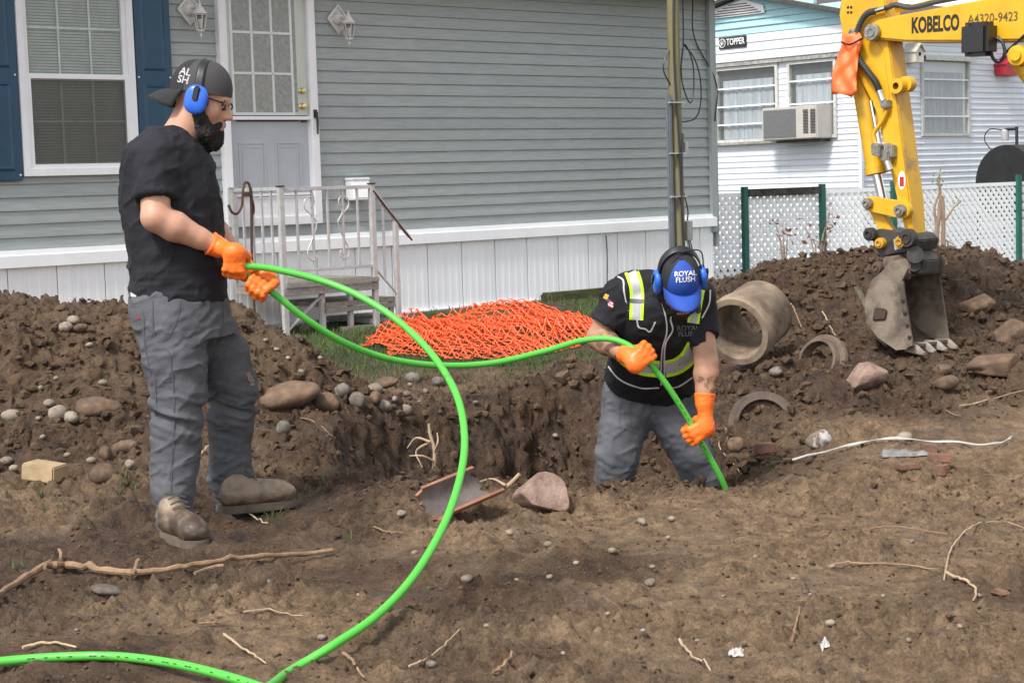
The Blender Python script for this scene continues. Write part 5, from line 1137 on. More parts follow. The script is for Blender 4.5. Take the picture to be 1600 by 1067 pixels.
# grass: short blades on the lawn, a few tufts on the soil
m_grass = M('grass_blade', (.062, .10, .024), .7, var=.4, scale=3)
def blades(name, pts, mat, label, hmin=.02, hmax=.06):
    r_ = np.random.default_rng(8); V = []; Fq = []
    for k, (x, y, s_) in enumerate(pts):
        z = gh(x, y); a = r_.uniform(0, 6.28); h_ = (hmin + (hmax - hmin) * r_.random()) * s_; l_ = r_.normal(0, .4, 2) * h_; w = .0022 + .0015 * r_.random(); dx, dy = math.cos(a) * w, math.sin(a) * w
        V += [(x - dx, y - dy, z - .005), (x + dx, y + dy, z - .005), (x + l_[0] * .4 + dx * .8, y + l_[1] * .4 + dy * .8, z + h_ * .6), (x + l_[0] * .4 - dx * .8, y + l_[1] * .4 - dy * .8, z + h_ * .6), (x + l_[0], y + l_[1], z + h_)]
        n_ = k * 5; Fq += [(n_, n_ + 1, n_ + 2, n_ + 3), (n_ + 3, n_ + 2, n_ + 4)]
    me_ = bpy.data.meshes.new(name); me_.from_pydata(V, [], Fq); o = link(name, me_, mat, loc=(0, 0, 0)); return tag(o, label, 'grass', kind='stuff')
gpts = []
r_ = np.random.default_rng(21)
while len(gpts) < 20000:
    x = r_.uniform(-2.6, 2.4); y = r_.uniform(10.6, 16.5); i = np.searchsorted(gx, x); j = np.searchsorted(gy, y)
    if y > HP0.y + (x - HP0.x) * .873 - .1 or r_.random() > g_grass[i, j] * 1.1: continue
    gpts.append((x, y, .55 + .6 * r_.random()))
for x, y, n_ in ((60, 778, 30), (205, 750, 40), (195, 768, 30), (92, 800, 18), (372, 780, 40), (425, 812, 25), (445, 800, 20), (500, 752, 20), (515, 758, 14), (555, 838, 10), (1195, 726, 30), (1460, 574, 30), (820, 560, 60), (850, 568, 80), (790, 572, 50), (20, 885, 16), (590, 500, 120), (575, 495, 120)):
    g = hit(x, y)
    for _ in range(n_ // 2 + 2): gpts.append((g.x + r_.normal(0, .04), g.y + r_.normal(0, .05), 0.8))
blades('grass', gpts, m_grass, 'short patchy grass on the lawn before the house')
b = MB(); b.box(HP(2.15, .22, .14), (1.1, .16, .10), WD, WN, ZUP); o = b.build('mossy_kerb', M('mossy_timber', (.055, .06, .018), .95, var=.5, scale=9, bump=.6), bevel=.02); tag(o, 'moss-covered timber edging along the white skirting', 'edging')
b = MB(); b.box(HP(1.75, .155, .42), (2.6, .12, .05), WD, WN, ZUP); o = b.build('timber_edging', m_wood, bevel=.01); tag(o, 'grey weathered plank lying in front of the mossy edging', 'plank')

# ================================================================== GREEN CONDUIT
m_pipe = M('green_conduit', (.085, .47, .055), .42, col2=(.075, .30, .04), lo=.28, hi=.42, scale=9, bump=.05)
m_print = M('conduit_print', (.02, .06, .02), .5)
CR = .0130
def conduit(name, pts, label, marks=()):
    P = spline(pts, 14); b = MB(); b.tube(P, CR, 14); o = b.build(name, m_pipe, smooth=True, angle=60); tag(o, label, 'conduit', 'green plastic conduit')
    for a, e in marks:                                  # printed dashes along the side
        for k in range(a, e):
            if k % 3 == 2 or k + 1 >= len(P) or random.random() < .35: continue
            d = (P[k + 1] - P[k]).normalized(); tc_ = (CAMP - P[k]); tc_ = (tc_ - d * tc_.dot(d)).normalized(); s_ = d.cross(tc_)
            q = P[k] + tc_ * (CR + .0006); w = s_ * .0017; L2 = d * (P[k + 1] - P[k]).length * .8
            mb_ = MB(); mb_.add([q - w, q - w + L2, q + w + L2, q + w], [(0, 1, 2, 3)]); mb_.build('printed_mark', m_print, o)
    return o
gl = [gp(x, y, .04) for x, y in ((-60, 1043), (0, 1033), (90, 1026), (180, 1025), (270, 1036), (350, 1055), (420, 1078))]
loop = [(-.55, 4.25, .03), (-.35, 4.02, .03), (-.25, 3.7, .03), (-.45, 3.45, .03), (-.85, 3.45, .03), (-1.02, 3.8, .03), (-.86, 4.25, .045)]
up = [pt(x, y, D) for x, y, D in ((402, 1078, 4.60), (450, 1050, 4.66), (520, 1008, 4.76), (590, 960, 4.92), (650, 895, 5.14), (698, 810, 5.42), (723, 725, 5.7), (724, 660, 5.92), (708, 605, 6.1), (672, 550, 6.28), (620, 500, 6.42), (560, 462, 6.5), (500, 438, 6.55), (430, 421, 6.55), (385, 416, 6.53), (361, 414, 6.52))]
up[0] = gp(402, 1080, .065)
conduit('green_conduit', gl + [Vector(q) for q in loop] + up, 'bright green conduit looping from the foreground up to the standing worker', ((20, 60), (60, 82)))
dn = [pt(x, y, D) for x, y, D in ((372, 424, 6.58), (395, 437, 6.56), (427, 458, 6.56), (480, 500, 6.62), (540, 536, 6.72), (610, 561, 6.85), (690, 571, 7.0), (770, 567, 7.12), (850, 549, 7.22), (905, 533, 7.28), (945, 529, 7.28), (975, 536, 7.26), (1003, 556, 7.24), (1035, 592, 7.26), (1070, 645, 7.3), (1092, 685, 7.32), (1122, 738, 7.36), (1150, 800, 7.42))]
conduit('green_conduit', dn, 'bright green conduit sagging between the two workers into the hole', ((190, 215),))
# ================================================================== PEOPLE
m_skin = M('skin', (.50, .27, .185), .5, var=.10, scale=14, bump=.06, bscale=120, spec=.4)
m_skin2 = M('tanned_skin', (.38, .20, .13), .5, var=.12, scale=14, bump=.06, bscale=120, spec=.4)
m_tee = M('black_cotton', (.017, .0175, .022), .85, var=.2, scale=6, bump=.25, bscale=200, spec=.25)
m_vest = M('black_vest', (.010, .010, .012), .75, var=.2, scale=8, bump=.15, bscale=160, spec=.3)
m_pants = M('grey_work_trousers', (.115, .118, .130), .88, var=.22, scale=7, bump=.3, bscale=180, col2=(.075, .077, .088), spec=.25)
m_glove = M('orange_nitrile', (.86, .17, .02), .42, var=.08, scale=12, bump=.12, bscale=90)
m_boot = M('muddy_leather', (.055, .035, .025), .5, col2=(.24, .18, .125), scale=7, lo=.40, hi=.6, bump=.3, bscale=50)
m_sole = M('boot_sole', (.12, .09, .068), .85, var=.3, scale=16)
m_capgrey = M('charcoal_cap', (.050, .047, .050), .85, var=.1, bump=.2, bscale=250); m_capblk = M('black_cap', (.018, .017, .018), .85, var=.15, bump=.2, bscale=250)
m_capblue = M('royal_blue_cap', (.012, .060, .34), .75, var=.08, bump=.2, bscale=250); m_muff = M('blue_ear_cup', (.025, .13, .62), .35, var=.05)
m_hair = M('black_beard', (.014, .011, .010), .8, var=.3, scale=60, bump=.8, bscale=150)
m_refl = M('silver_reflective', (.42, .43, .45), .45, var=.06, scale=40); m_lime = M('lime_edging', (.50, .86, .03), .55, var=.04); m_piping = M('grey_piping', (.50, .50, .52), .5)
m_logo = M('white_print', (.75, .75, .75), .7, var=.03); m_cyan = M('cyan_print', (.03, .42, .50), .7); m_greyprint = M('grey_print', (.13, .13, .14), .7)
V3 = lambda p: np.array(p, np.float32)
def nrm(v): return Vector(v).normalized()
def folds(k=1.0, zs=1.0, s=0):
    return lambda x, y, z: 0.95 * k * (.0055 * fbm(x * 5, y * 5, z * 11 * zs, o=3, s=s) + .009 * ((1 - np.abs(fbm(x * 7 + z * 3, y * 7, z * 15 * zs - x * 6, o=3, s=s + 7))) ** 4 - .35))
def glove(pos, e1, p, q, wrist, elbow, parent, hand=1):
    """closed fist round a bar: pos = bar centre, e1 = bar direction to the thumb side, p = wrist-to-knuckle direction, q = back of the hand"""
    pos = Vector(pos); e1 = nrm(e1); p = Vector(p); p = (p - e1 * p.dot(e1)).normalized(); q = Vector(q); q = (q - e1 * q.dot(e1) - p * q.dot(p)).normalized(); wrist = Vector(wrist)
    T = lambda a, b_, c: pos + e1 * a + p * b_ + q * c
    back = (Vector(elbow) - wrist).normalized(); cuff = wrist + back * .035
    pts_ = [T(0, 0, 0), cuff]; lo = [min(v[i] for v in pts_) - .12 for i in range(3)]; hi = [max(v[i] for v in pts_) + .12 for i in range(3)]
    S = Sdf(lo, hi, .0034); base = T(0, -.045, .03)
    S.cap(T(.028, .018, .026), T(.024, -.05, .030), .017, .02, .012); S.cap(T(.005, .02, .028), T(.004, -.055, .031), .017, .022, .012); S.cap(T(-.022, .016, .027), T(-.016, -.05, .029), .016, .02, .012)
    S.cap(base, wrist, .029, .035, .025); S.cap(wrist, cuff, .036, .047, .02)
    for k, (a, ln) in enumerate(((.036, .95), (.013, 1.05), (-.010, 1.0), (-.032, .85))):
        r = (.0105, .0108, .0102, .0092)[k]; w = [T(a, .022, .027), T(a + .001, .044 * ln, .004), T(a - .001, .034 * ln, -.026), T(a - .003, .006, -.032), T(a - .003, -.012, -.022)]
        S.chain(w, [r * 1.12, r * 1.06, r, r * .95, r * .85], .006)
    S.chain([T(.030, -.045, .018), T(.046, -.034, -.006), T(.044, -.010, -.032), T(.036, .014, -.041)], [.019, .0145, .0125, .0105], .01)
    S.half(cuff, back, .003)
    me_ = S.mesh('glove'); puff(me_, lambda x, y, z: .0026 * (.5 - np.abs(fbm(x * 45, y * 45, z * 45, o=3)))); return link('glove', me_, m_glove, parent)
def boot(heel, toe, shaft_top, parent, zoff=0.):
    """work boot standing on the ground from heel to toe"""
    heel = Vector(heel); toe = Vector(toe); fd = (toe - heel); L_ = fd.length; fd.normalize(); sd_ = fd.cross(ZUP).normalized(); st = Vector(shaft_top); fr = (fd, sd_, sd_.cross(fd))
    lo = [min(heel[i], toe[i], st[i]) - .12 for i in range(3)]; hi = [max(heel[i], toe[i], st[i]) + .12 for i in range(3)]
    S = Sdf(lo, hi, .005); H = lambda a, z, s=0: heel + fd * a + ZUP * z + sd_ * s
    S.cap(H(.045, .06), H(L_ - .06, .052), .043, .042, .02, (sd_, 1.08)); S.ell(H(L_ - .06, .05), (.064, .052, .044), .02, fr); S.cap(H(.055, .07), H(.065, .115), .045, .045, .02); S.cap(H(.11, .085), H(L_ - .09, .07), .046, .038, .03); S.cap(H(.066, .11), st, .045, .045, .02)
    me_ = S.mesh('boot'); puff(me_, lambda x, y, z: .003 * fbm(x * 22, y * 22, z * 30, o=3)); o = link('boot', me_, m_boot, parent)
    out = []
    for k in range(28):
        a = k * 2 * math.pi / 28; c_, s_ = math.cos(a), math.sin(a); w = .053 if c_ > 0 else .043
        out.append(heel + fd * (L_ / 2 + (L_ / 2 + .004) * math.copysign(abs(c_) ** .6, c_)) + sd_ * w * math.copysign(abs(s_) ** .75, s_))
    b = MB(); b.prism([v + ZUP * -.012 for v in out], ZUP * .034); b.build('sole', m_sole, o, bevel=.004)
    for k in range(5):
        b = MB(); c = H(.115 + k * .018, .155 - k * .017); b.tube([c + sd_ * -.035, c + ZUP * .012, c + sd_ * .035], .0035, 5); b.build('lace', m_sole, o)
    return o
def on_mesh(bv, px, py, lift=.003, last=[None]):
    d = ray(px, py).normalized(); h = bv.ray_cast(CAMP, d)
    if h[0] is None: return None
    return h[0] - d * lift
def strip(bv, path, w, lift, name, mat, parent, n=6, across=3, th=0):
    P = spline([Vector((x, y, 0)) for x, y in path], n); G = []
    for i, p in enumerate(P):
        t = (P[min(i + 1, len(P) - 1)] - P[max(i - 1, 0)]).normalized(); s_ = Vector((-t.y, t.x, 0)); row = []
        for j in range(across):
            q = p + s_ * w * (j / (across - 1) - .5); h = on_mesh(bv, q.x, q.y, lift)
            row.append(h)
        if all(r is not None for r in row): G.append(row)
    if len(G) < 2: return None
    b = MB(); b.grid(G); o = b.build(name, mat, parent, smooth=True); return o
def print_on(bv, me_, d, lift=.002):
    """lay lettering onto a surface along direction d"""
    d = Vector(d).normalized(); keep = None
    for v in me_.vertices:
        h = bv.ray_cast(v.co - d * .3, d)
        if h[0] is not None: keep = h[0]; v.co = h[0] - d * lift
        elif keep is not None: v.co = v.co + d * d.dot(keep - v.co)
    me_.update(); return me_
def cap_hat(c, f, u, parent, mats, rf=.112, rs=.092, ru=.105, brim_dir=1, brim_len=.075, curve=.03, droop=.02, panel=1.05):
    """baseball cap: dome with panels, brim, button; brim_dir = -1 for worn backwards"""
    f = nrm(f); u = Vector(u); u = (u - f * u.dot(f)).normalized(); s = f.cross(u); c = Vector(c); g = f * brim_dir
    G = []; nT, nP = 14, 48; b = MB()
    P3 = lambda th, ph: c + (g * math.cos(ph) * rf + s * math.sin(ph) * rs) * max(0., math.cos(th)) ** .82 + u * ru * math.sin(th)
    for i in range(nT + 1):
        th = -0.12 + (math.pi / 2 + .12) * i / nT; G.append([P3(max(th, -.12), ph) if th > 0 else c + (g * math.cos(ph) * rf + s * math.sin(ph) * rs) + u * ru * th for ph in [k * 2 * math.pi / nP for k in range(nP + 1)]])
    for i in range(nT):
        for k in range(nP):
            ph = (k + .5) * 2 * math.pi / nP; ph = ph - 2 * math.pi if ph > math.pi else ph; b.mi = 0 if abs(ph) < panel else 1
            b.add([G[i][k], G[i][k + 1], G[i + 1][k + 1], G[i + 1][k]], [(0, 1, 2, 3)])
    me_ = b.mesh('cap', False); bm_ = bmesh.new(); bm_.from_mesh(me_); bmesh.ops.remove_doubles(bm_, verts=bm_.verts, dist=.0004); bmesh.ops.recalc_face_normals(bm_, faces=bm_.faces); bm_.to_mesh(me_); bm_.free()
    bv = bvh_of(me_); o = link('cap', me_, mats[:2], parent, smooth=True)
    b = MB(); rows = []
    for i in range(7):
        t = i / 6; r = []
        for k in range(25):
            ph = -1.12 + 2.24 * k / 24; ln = brim_len * (math.cos(ph * 1.25) ** .55 if abs(ph * 1.25) < 1.57 else 0)
            base = c + g * math.cos(ph) * rf + s * math.sin(ph) * rs - u * ru * .10
            r.append(base + g * ln * t - u * (curve * (math.sin(ph) ** 2) * t + droop * t * t + .004 * t))
        rows.append(r)
    b.grid(rows); br_ = b.build('brim', mats[2], o, smooth=True); br_.modifiers.new('t', 'SOLIDIFY').thickness = .004
    b = MB(); b.lathe([(.009, 0), (.008, .005), (0, .007)], c + u * ru, u, 10); b.build('button', mats[1], o, smooth=True)
    return o, bv
def ear_defenders(c, f, u, parent, mat, tilt=0., width=.098, band_r=.128, wire=False):
    f = nrm(f); u = Vector(u); u = (u - f * u.dot(f)).normalized(); s = f.cross(u); c = Vector(c); root_o = None
    bd = (u * math.cos(tilt) + f * math.sin(tilt)).normalized()
    pts_ = []
    for k in range(25):
        a = math.pi * k / 24; pts_.append(c + s * math.cos(a) * (width + .012) + bd * (math.sin(a) ** .8) * band_r + u * .01)
    b = MB(); G = [[p + f * w for w in (-.016, -.008, .008, .016)] for p in pts_]; b.grid(G); root_o = b.build('ear_defenders', m_black, parent, smooth=True); root_o.modifiers.new('t', 'SOLIDIFY').thickness = .006
    for sg in (-1, 1):
        cc = c + s * sg * (width + .006) - u * .012
        v, fc = ico(4); loc = np.sign(v) * np.abs(v) ** .8
        me_ = bpy.data.meshes.new('ear_cup'); me_.from_pydata([tuple(cc + s * sg * .008 + s * float(q[0]) * .019 + f * float(q[1]) * .045 + u * float(q[2]) * .056) for q in loc], [], fc.tolist()); link('ear_cup', me_, mat, root_o, smooth=True)
        b = MB(); b.lathe([(.020, -.014), (.042, -.012), (.046, 0), (.040, .008), (.02, .008)], cc - s * sg * .012, s * sg, 24); b.build('ear_cushion', m_black, root_o, smooth=True)
        b = MB(); b.box(cc + s * sg * .027 + u * .022, (.024, .010, .06), f, s, u); b.build('band_clip', m_black, root_o, bevel=.005)
    if wire:
        b = MB(); b.tube(spline([c - s * .10 + u * .03, c - s * .09 + u * .10 - f * .05, c - f * .03 + u * .125, c + s * .05 + u * .12], 8), .003, 6); b.build('band_wire', m_black, root_o, smooth=True)
    return root_o

# ------------------------------------------------------------------ the standing worker, in profile, facing right
D0 = 6.78
def pbox(x0, x1, y0, y1, d0, d1, res):
    c = np.array([pt(x, y, d) for x in (x0, x1) for y in (y0, y1) for d in (d0, d1)], np.float32); return Sdf(c.min(0), c.max(0), res)
def L(px, py, dy=0.0): return pt(px, py, D0 + dy)
man = thing('person', (L(300, 600).x, D0, gh(L(300, 600).x, D0)), 'standing worker in black T-shirt and backward cap holding green conduit', 'person')
hc = L(315, 150, 0); hf = nrm((.96, -.06, -.26)); hu = nrm((.26, 0, .96)); hu = (hu - hf * hu.dot(hf)).normalized(); hs_ = hf.cross(hu)
HH = lambda a, s, u: hc + hf * a + hs_ * s + hu * u
near = dict(sh=L(243, 238, -.18), el=L(243, 340, -.27), wr=L(341, 386, -.18)); far = dict(sh=L(262, 238, .18), el=L(318, 342, .24), wr=L(384, 424, -.08))
LEGN = [(262, 490, -.09, .132), (274, 560, -.11, .120), (280, 630, -.12, .103), (275, 700, -.13, .091), (269, 763, -.14, .084), (276, 820, -.15, .073)]
LEGF = [(303, 490, .09, .130), (342, 555, .12, .117), (364, 608, .15, .098), (360, 677, .18, .083), (361, 740, .2, .086), (367, 780, .21, .078)]
TORSO = [(-.02, .020, 0, .186, .205), (.075, .022, 0, .183, .212), (.176, .025, 0, .179, .216), (.30, .014, 0, .186, .220), (.427, .010, 0, .186, .222), (.528, .004, 0, .172, .222), (.59, -.004, 0, .152, .215), (.64, .005, 0, .105, .155), (.68, .022, 0, .068, .085)]
S = pbox(185, 440, 85, 850, D0 - .42, D0 + .42, .0055)
S.loft(L(270, 470), (0, 0, 1), (.981, .193, 0), [(h, a, b_, c * .86, d * .86) for h, a, b_, c, d in TORSO[:-3]], .03)
S.chain([HH(-.02, 0, -.06), L(292, 196), L(280, 222)], [.066, .069, .085], .03)
fr = (hf, hs_, hu)
S.ell(HH(-.004, 0, .02), (.108, .080, .10), .02, fr); S.ell(HH(.045, 0, -.055), (.066, .060, .085), .03, fr); S.cap(HH(.075, 0, -.125), HH(.03, 0, -.11), .034, .045, .03)
S.cap(HH(.094, -.03, .005), HH(.094, .03, .005), .014, .014, .02)                              # brow
S.cap(HH(.104, 0, -.012), HH(.126, 0, -.058), .010, .013, .012); S.cap(HH(.112, -.013, -.062), HH(.112, .013, -.062), .010, .010, .008)  # nose
S.cap(HH(.103, -.018, -.092), HH(.103, .018, -.092), .009, .009, .01); S.cap(HH(.100, -.016, -.104), HH(.100, .016, -.104), .009, .009, .008)  # lips
for sg in (-1, 1): S.ell(HH(.085, sg * .034, -.018), (.014, .017, .012), .008, fr, 'sub'); S.ell(HH(.082, sg * .033, -.018), (.0135, .013, .0135), .003, fr); S.ell(HH(.062, sg * .05, -.052), (.03, .022, .028), .02, fr); S.ell(HH(.0, sg * .08, -.02), (.03, .012, .036), .008, fr)
for a in (near, far):
    m1 = a['sh'].lerp(a['el'], .45); m2 = a['el'].lerp(a['wr'], .3)
    S.chain([a['sh'], m1, a['el'], m2, a['el'].lerp(a['wr'], .7), a['wr'], a['wr'] + (a['wr'] - a['el']).normalized() * .03], [.05, .058, .054, .058, .041, .032, .03], .03)
for LG in (LEGN, LEGF): S.chain([L(x, y, d) for x, y, d, r in LG], [r * .8 for *_, r in LG], .02)
me_ = relax(S.mesh('body'), 1); link('body', me_, m_skin, man)
for sg in (-1, 1):
    b = MB(); v, fc = ico(2); b.add([HH(.083, sg * .033, -.018) + Vector(q) * .0125 for q in v], fc.tolist()); e_ = b.build('eye', M('eye_white', (.6, .58, .55), .2), man, smooth=True)
    b = MB(); b.lathe([(0, .0132), (.004, .0130), (.0058, .012)], HH(.083, sg * .033, -.018), (hf - hu * .25).normalized(), 12); b.build('iris', m_dark, e_)
S = pbox(175, 380, 180, 490, D0 - .42, D0 + .42, .0055)
S.loft(L(270, 470), (0, 0, 1), (.981, .193, 0), [(h, a, b_, c + .006, d + .006) for h, a, b_, c, d in TORSO], .03)
for a, r0, r1 in ((near, .076, .079), (far, .076, .079)):
    e = a['sh'].lerp(a['el'], .74); S.cap(a['sh'] + Vector((.01, 0, .0)), e, r0, r1, .05)
nk = L(284, 206); S.cap(HH(-.02, 0, -.05), L(286, 200), .055, .083, .004, op='sub')
for a in (near, far):
    d = (a['el'] - a['sh']).normalized(); e = a['sh'].lerp(a['el'], .72); sl, X, Y, Z = S._sl(np.array(e) - .13, np.array(e) + .13, 0)
    dd = (X - e[0]) * d[0] + (Y - e[1]) * d[1] + (Z - e[2]) * d[2]; rad = np.sqrt(np.maximum((X - e[0]) ** 2 + (Y - e[1]) ** 2 + (Z - e[2]) ** 2 - dd ** 2, 0)); outside = np.abs(Y - D0) > .225
    S.f[sl] = np.where((dd > 0) & (rad < .125) & outside, np.maximum(S.f[sl], dd), S.f[sl])
S.half(L(275, 468), (-.05, 0, -1))
me_ = S.mesh('t_shirt'); relax(me_, 2)
ys0 = L(270, 470).z
puff(me_, lambda x, y, z: folds(1.0, .55, 4)(x, y, z) * 1.1 + .010 * np.exp(-((z - ys0 - .07) / .09) ** 2) * fbm(x * 4, y * 4, z * 30, o=2, s=2) + .006 * (.5 - np.abs(fbm(x * 5 + z * 9, y * 4, z * 8 - x * 8, o=3, s=12))))
tee = link('t_shirt', me_, m_tee, man)
bvt = bvh_of(me_, ORG['person'])
for q in ([(190.5, 300), (191.5, 318)],):
    pass
b = MB(); b.tube([L(284 + 27 * math.cos(t) , 206 + 13 * math.sin(t) - 9 * math.cos(t) * -1, .085 * math.sin(t)) for t in [k * 2 * math.pi / 30 for k in range(30)]], .007, 6, closed=True)
S = pbox(185, 420, 430, 850, D0 - .36, D0 + .40, .0055)
S.loft(L(277, 470), (0, 0, 1), (.981, .19, 0), [(-.14, .03, 0, .19, .19), (-.05, .012, 0, .192, .205), (.04, .0, 0, .188, .205)], .03)
for LG in (LEGN, LEGF): S.chain([L(x, y, d) for x, y, d, r in LG], [r for *_, r in LG], .05)
zc = [L(276, 822).z, L(367, 782).z]
S.half(L(276, 838, -.15), (0, 0, -1))
me_ = relax(S.mesh('trousers'), 1)
kn = [L(364, 608, .15), L(280, 635, -.12)]
def trouser_folds(x, y, z):
    d = folds(1.0, .8, 40)(x, y, z)
    for c, zz in ((kn[0], .10), (kn[1], .10)): d = d + .013 * np.exp(-((z - c.z + .06) / zz) ** 2) * fbm(x * 5, y * 5, z * 26 + x * 9, o=2, s=44)
    lowz = zc[0] + .10; d = d + .019 * np.exp(-((z - lowz) / .13) ** 2) * fbm(x * 5, y * 6, z * 24 + x * 8, o=2, s=48)
    top = L(270, 520).z; return d + .008 * np.exp(-((z - top) / .1) ** 2) * fbm(x * 9 + z * 12, y * 6, z * 12 - x * 9, o=2, s=50)
puff(me_, trouser_folds); trs = link('trousers', me_, m_pants, man); bvp = bvh_of(me_, ORG['person'])
m_seam = M('trouser_seam', (.078, .08, .09), .9); m_patch = M('trouser_patch', (.135, .14, .155), .9, var=.15)
for path, w, nm, mt in (([(238, 470), (240, 520), (252, 535), (266, 560), (272, 640), (268, 740), (266, 812)], 2.2, 'side_seam', m_seam), ([(282, 468), (276, 500), (262, 528), (246, 533)], 2.2, 'pocket_edge', m_seam), ([(203, 478), (222, 486), (226, 540), (236, 588)], 2.0, 'pocket_edge', m_seam), ([(240, 590), (262, 596), (270, 592)], 3.0, 'tool_pocket_edge', m_seam), ([(270, 592), (272, 655)], 2.0, 'tool_pocket_edge', m_seam), ([(347, 470), (349, 500), (340, 540), (328, 585)], 2.2, 'fly_seam', m_seam), ([(242, 592), (244, 650)], 2.0, 'tool_pocket_edge', m_seam)):
    strip(bvp, path, w, .0025, nm, mt, trs)
for x, y in ((390, 588), (394, 594)):
    strip(bvp, [(x - 4, y - 6), (x, y), (x + 1, y + 8)], 6, .003, 'torn_hole', M('torn_edge', (.25, .16, .13), .9, var=.5, scale=80), trs)
strip(bvp, [(213, 496), (218, 497)], 5, .003, 'label_patch', M('red_label', (.30, .04, .06), .7), trs)
def z_on(px, py):
    return hit(px, py)
hn = gp(258, 846, .012); tn = gp(330, 869, .012); hn.z = min(gh(hn.x, hn.y), .03) + .008; tn.z = hn.z
hn2 = hn; dirn = (tn - hn).normalized(); boot(hn, hn + dirn * .30, L(277, 808, -.16), man)
hfz = gp(343, 808, .02); tfz = gp(462, 795, .02); hfz.z = gh(hfz.x, hfz.y) + .008; tfz.z = hfz.z; dirf = (tfz - hfz).normalized(); boot(hfz, hfz + dirf * .32, L(368, 772, .2), man)
strip(bvt, [(198, 455), (205, 460), (212, 464)], 5, .001, 'undershirt', M('white_cotton', (.6, .6, .6), .9), man)
cp_, bvc = cap_hat(HH(-.006, 0, .022), (hf + hu * .10).normalized(), hu, man, [m_capblk, m_capgrey, m_capblk], .122, .098, .118, -1, .085, .045, .035, 1.2)
for txt, dz, sz in (('AL', .042, .040), ('SH', .010, .040)):
    me_ = text_mesh(txt, sz, hf * -1 if False else hf, hu, HH(-.062, -.14, .052 + dz - .02), .02, .0004, sx=1.05); print_on(bvc, me_, hs_ if (hs_.y > 0) else -hs_, .0025); link('cap_print', me_, m_logo, cp_)
b = MB(); G = []
for k in range(9):
    row = []
    for w in (0, .006):
        o_ = HH(-.098 + k * .009, -.14, .018 + w); h = bvc.ray_cast(o_, hs_ if hs_.y > 0 else -hs_); row.append((h[0] or o_) - (hs_ if hs_.y > 0 else -hs_) * .0025)
    G.append(row)
b.grid(G); b.build('cap_print', m_cyan, cp_)
ear_defenders(HH(.008, 0, -.008), hf, hu, man, m_muff, -.10, .092, .142, True)
# glasses
b = MB()
for sg in (-1, 1):
    b.tube([HH(.108 + .006 * math.cos(t * 2), sg * (.034 + .026 * math.cos(t)), -.016 + .018 * math.sin(t)) for t in [k * 2 * math.pi / 16 for k in range(16)]], .0036, 6, closed=True)
    b.tube([HH(.104, sg * .060, -.008), HH(.06, sg * .080, -.004), HH(.0, sg * .084, -.004)], .003, 6)
b.tube([HH(.112, -.009, -.010), HH(.114, .009, -.010)], .0028, 6); gl_ = b.build('glasses', m_black, man, smooth=True)
for sg in (-1, 1):
    b = MB(); b.add([HH(.107, sg * (.034 + .025 * math.cos(t)), -.016 + .017 * math.sin(t)) for t in [k * 2 * math.pi / 16 for k in range(16)]], [tuple(range(16))]); b.build('lens', glass('lens_glass', (.45, .47, .5), .02), gl_)
S = Sdf(HH(-.06, -.14, -.26), HH(.18, .14, .06), .004) if False else Sdf([min(HH(a, s, u)[i] for a in (-.08, .16) for s in (-.13, .13) for u in (-.25, .04)) for i in range(3)], [max(HH(a, s, u)[i] for a in (-.08, .16) for s in (-.13, .13) for u in (-.25, .04)) for i in range(3)], .004)
S.chain([HH(.075, 0, -.115), HH(.078, 0, -.16), HH(.066, 0, -.195)], [.042, .040, .022], .02)
for sg in (-1, 1): S.chain([HH(.018, sg * .070, -.02), HH(.022, sg * .066, -.075), HH(.055, sg * .042, -.13), HH(.07, 0, -.15)], [.016, .026, .036, .04], .015); S.chain([HH(.106, sg * .004, -.079), HH(.094, sg * .034, -.10), HH(.08, sg * .04, -.13)], [.009, .012, .018], .01)
S.cap(HH(.107, -.016, -.104), HH(.107, .016, -.104), .010, .010, .004, op='sub')
me_ = S.mesh('beard'); puff(me_, lambda x, y, z: .011 * fbm(x * 55, y * 55, z * 24, o=3, s=4) + .004 * fbm(x * 160, y * 160, z * 60, o=2, s=9)); link('beard', me_, m_hair, man)
gN = pt(366, 413, 6.545); gF = pt(406, 444, 6.56)
glove(gN + Vector((.0, .0, .0)), (1, .02, -.12), (.35, 0, -1), (0, -1, .15), near['wr'], near['el'], man)
glove(gF, (.82, .02, -.56), (.55, -.1, -.8) if False else (.2, -.2, -1), (-.2, 1, .2), far['wr'], far['el'], man)

# ------------------------------------------------------------------ the worker bending in the hole
D1 = 7.75
def Rm(px, py, dy=0.0): return pt(px, py, D1 + dy)
man2 = thing('person', (Rm(1020, 700).x, D1, gh(Rm(1020, 700).x, D1)), 'worker in hi-vis vest and blue cap bending over in the hole', 'person')
hip = Rm(1015, 602); neck = Rm(1047, 452, -.38); axT = (neck - hip).normalized(); TL = (neck - hip).length
AR = dict(sh=Rm(968, 467, -.33), el=Rm(934, 528, -.30), wr=Rm(984, 556, -.50)); AL = dict(sh=Rm(1090, 474, -.27), el=Rm(1104, 566, -.42), wr=Rm(1101, 628, -.45))
T2 = [(-.10, 0, 0, .170, .120), (0, 0, 0, .188, .130), (TL * .25, 0, 0, .183, .135), (TL * .45, 0, 0, .193, .138), (TL * .68, 0, 0, .208, .134), (TL * .85, 0, 0, .206, .115), (TL * .95, 0, .0, .15, .09), (TL * 1.04, 0, .0, .08, .07)]
LR = [(985, 622, .0, .118), (974, 668, -.03, .108), (965, 712, -.06, .095), (958, 760, -.05, .086), (954, 845, -.02, .075)]; LL = [(1046, 622, .0, .118), (1066, 672, -.04, .106), (1082, 714, -.07, .092), (1098, 758, -.07, .084), (1122, 845, -.04, .074)]
hc2 = Rm(1062, 436, -.50); f2 = nrm((.10, -.68, -.73)); u2 = Vector((0, -.73, .68)); u2 = (u2 - f2 * u2.dot(f2)).normalized(); s2 = f2.cross(u2)
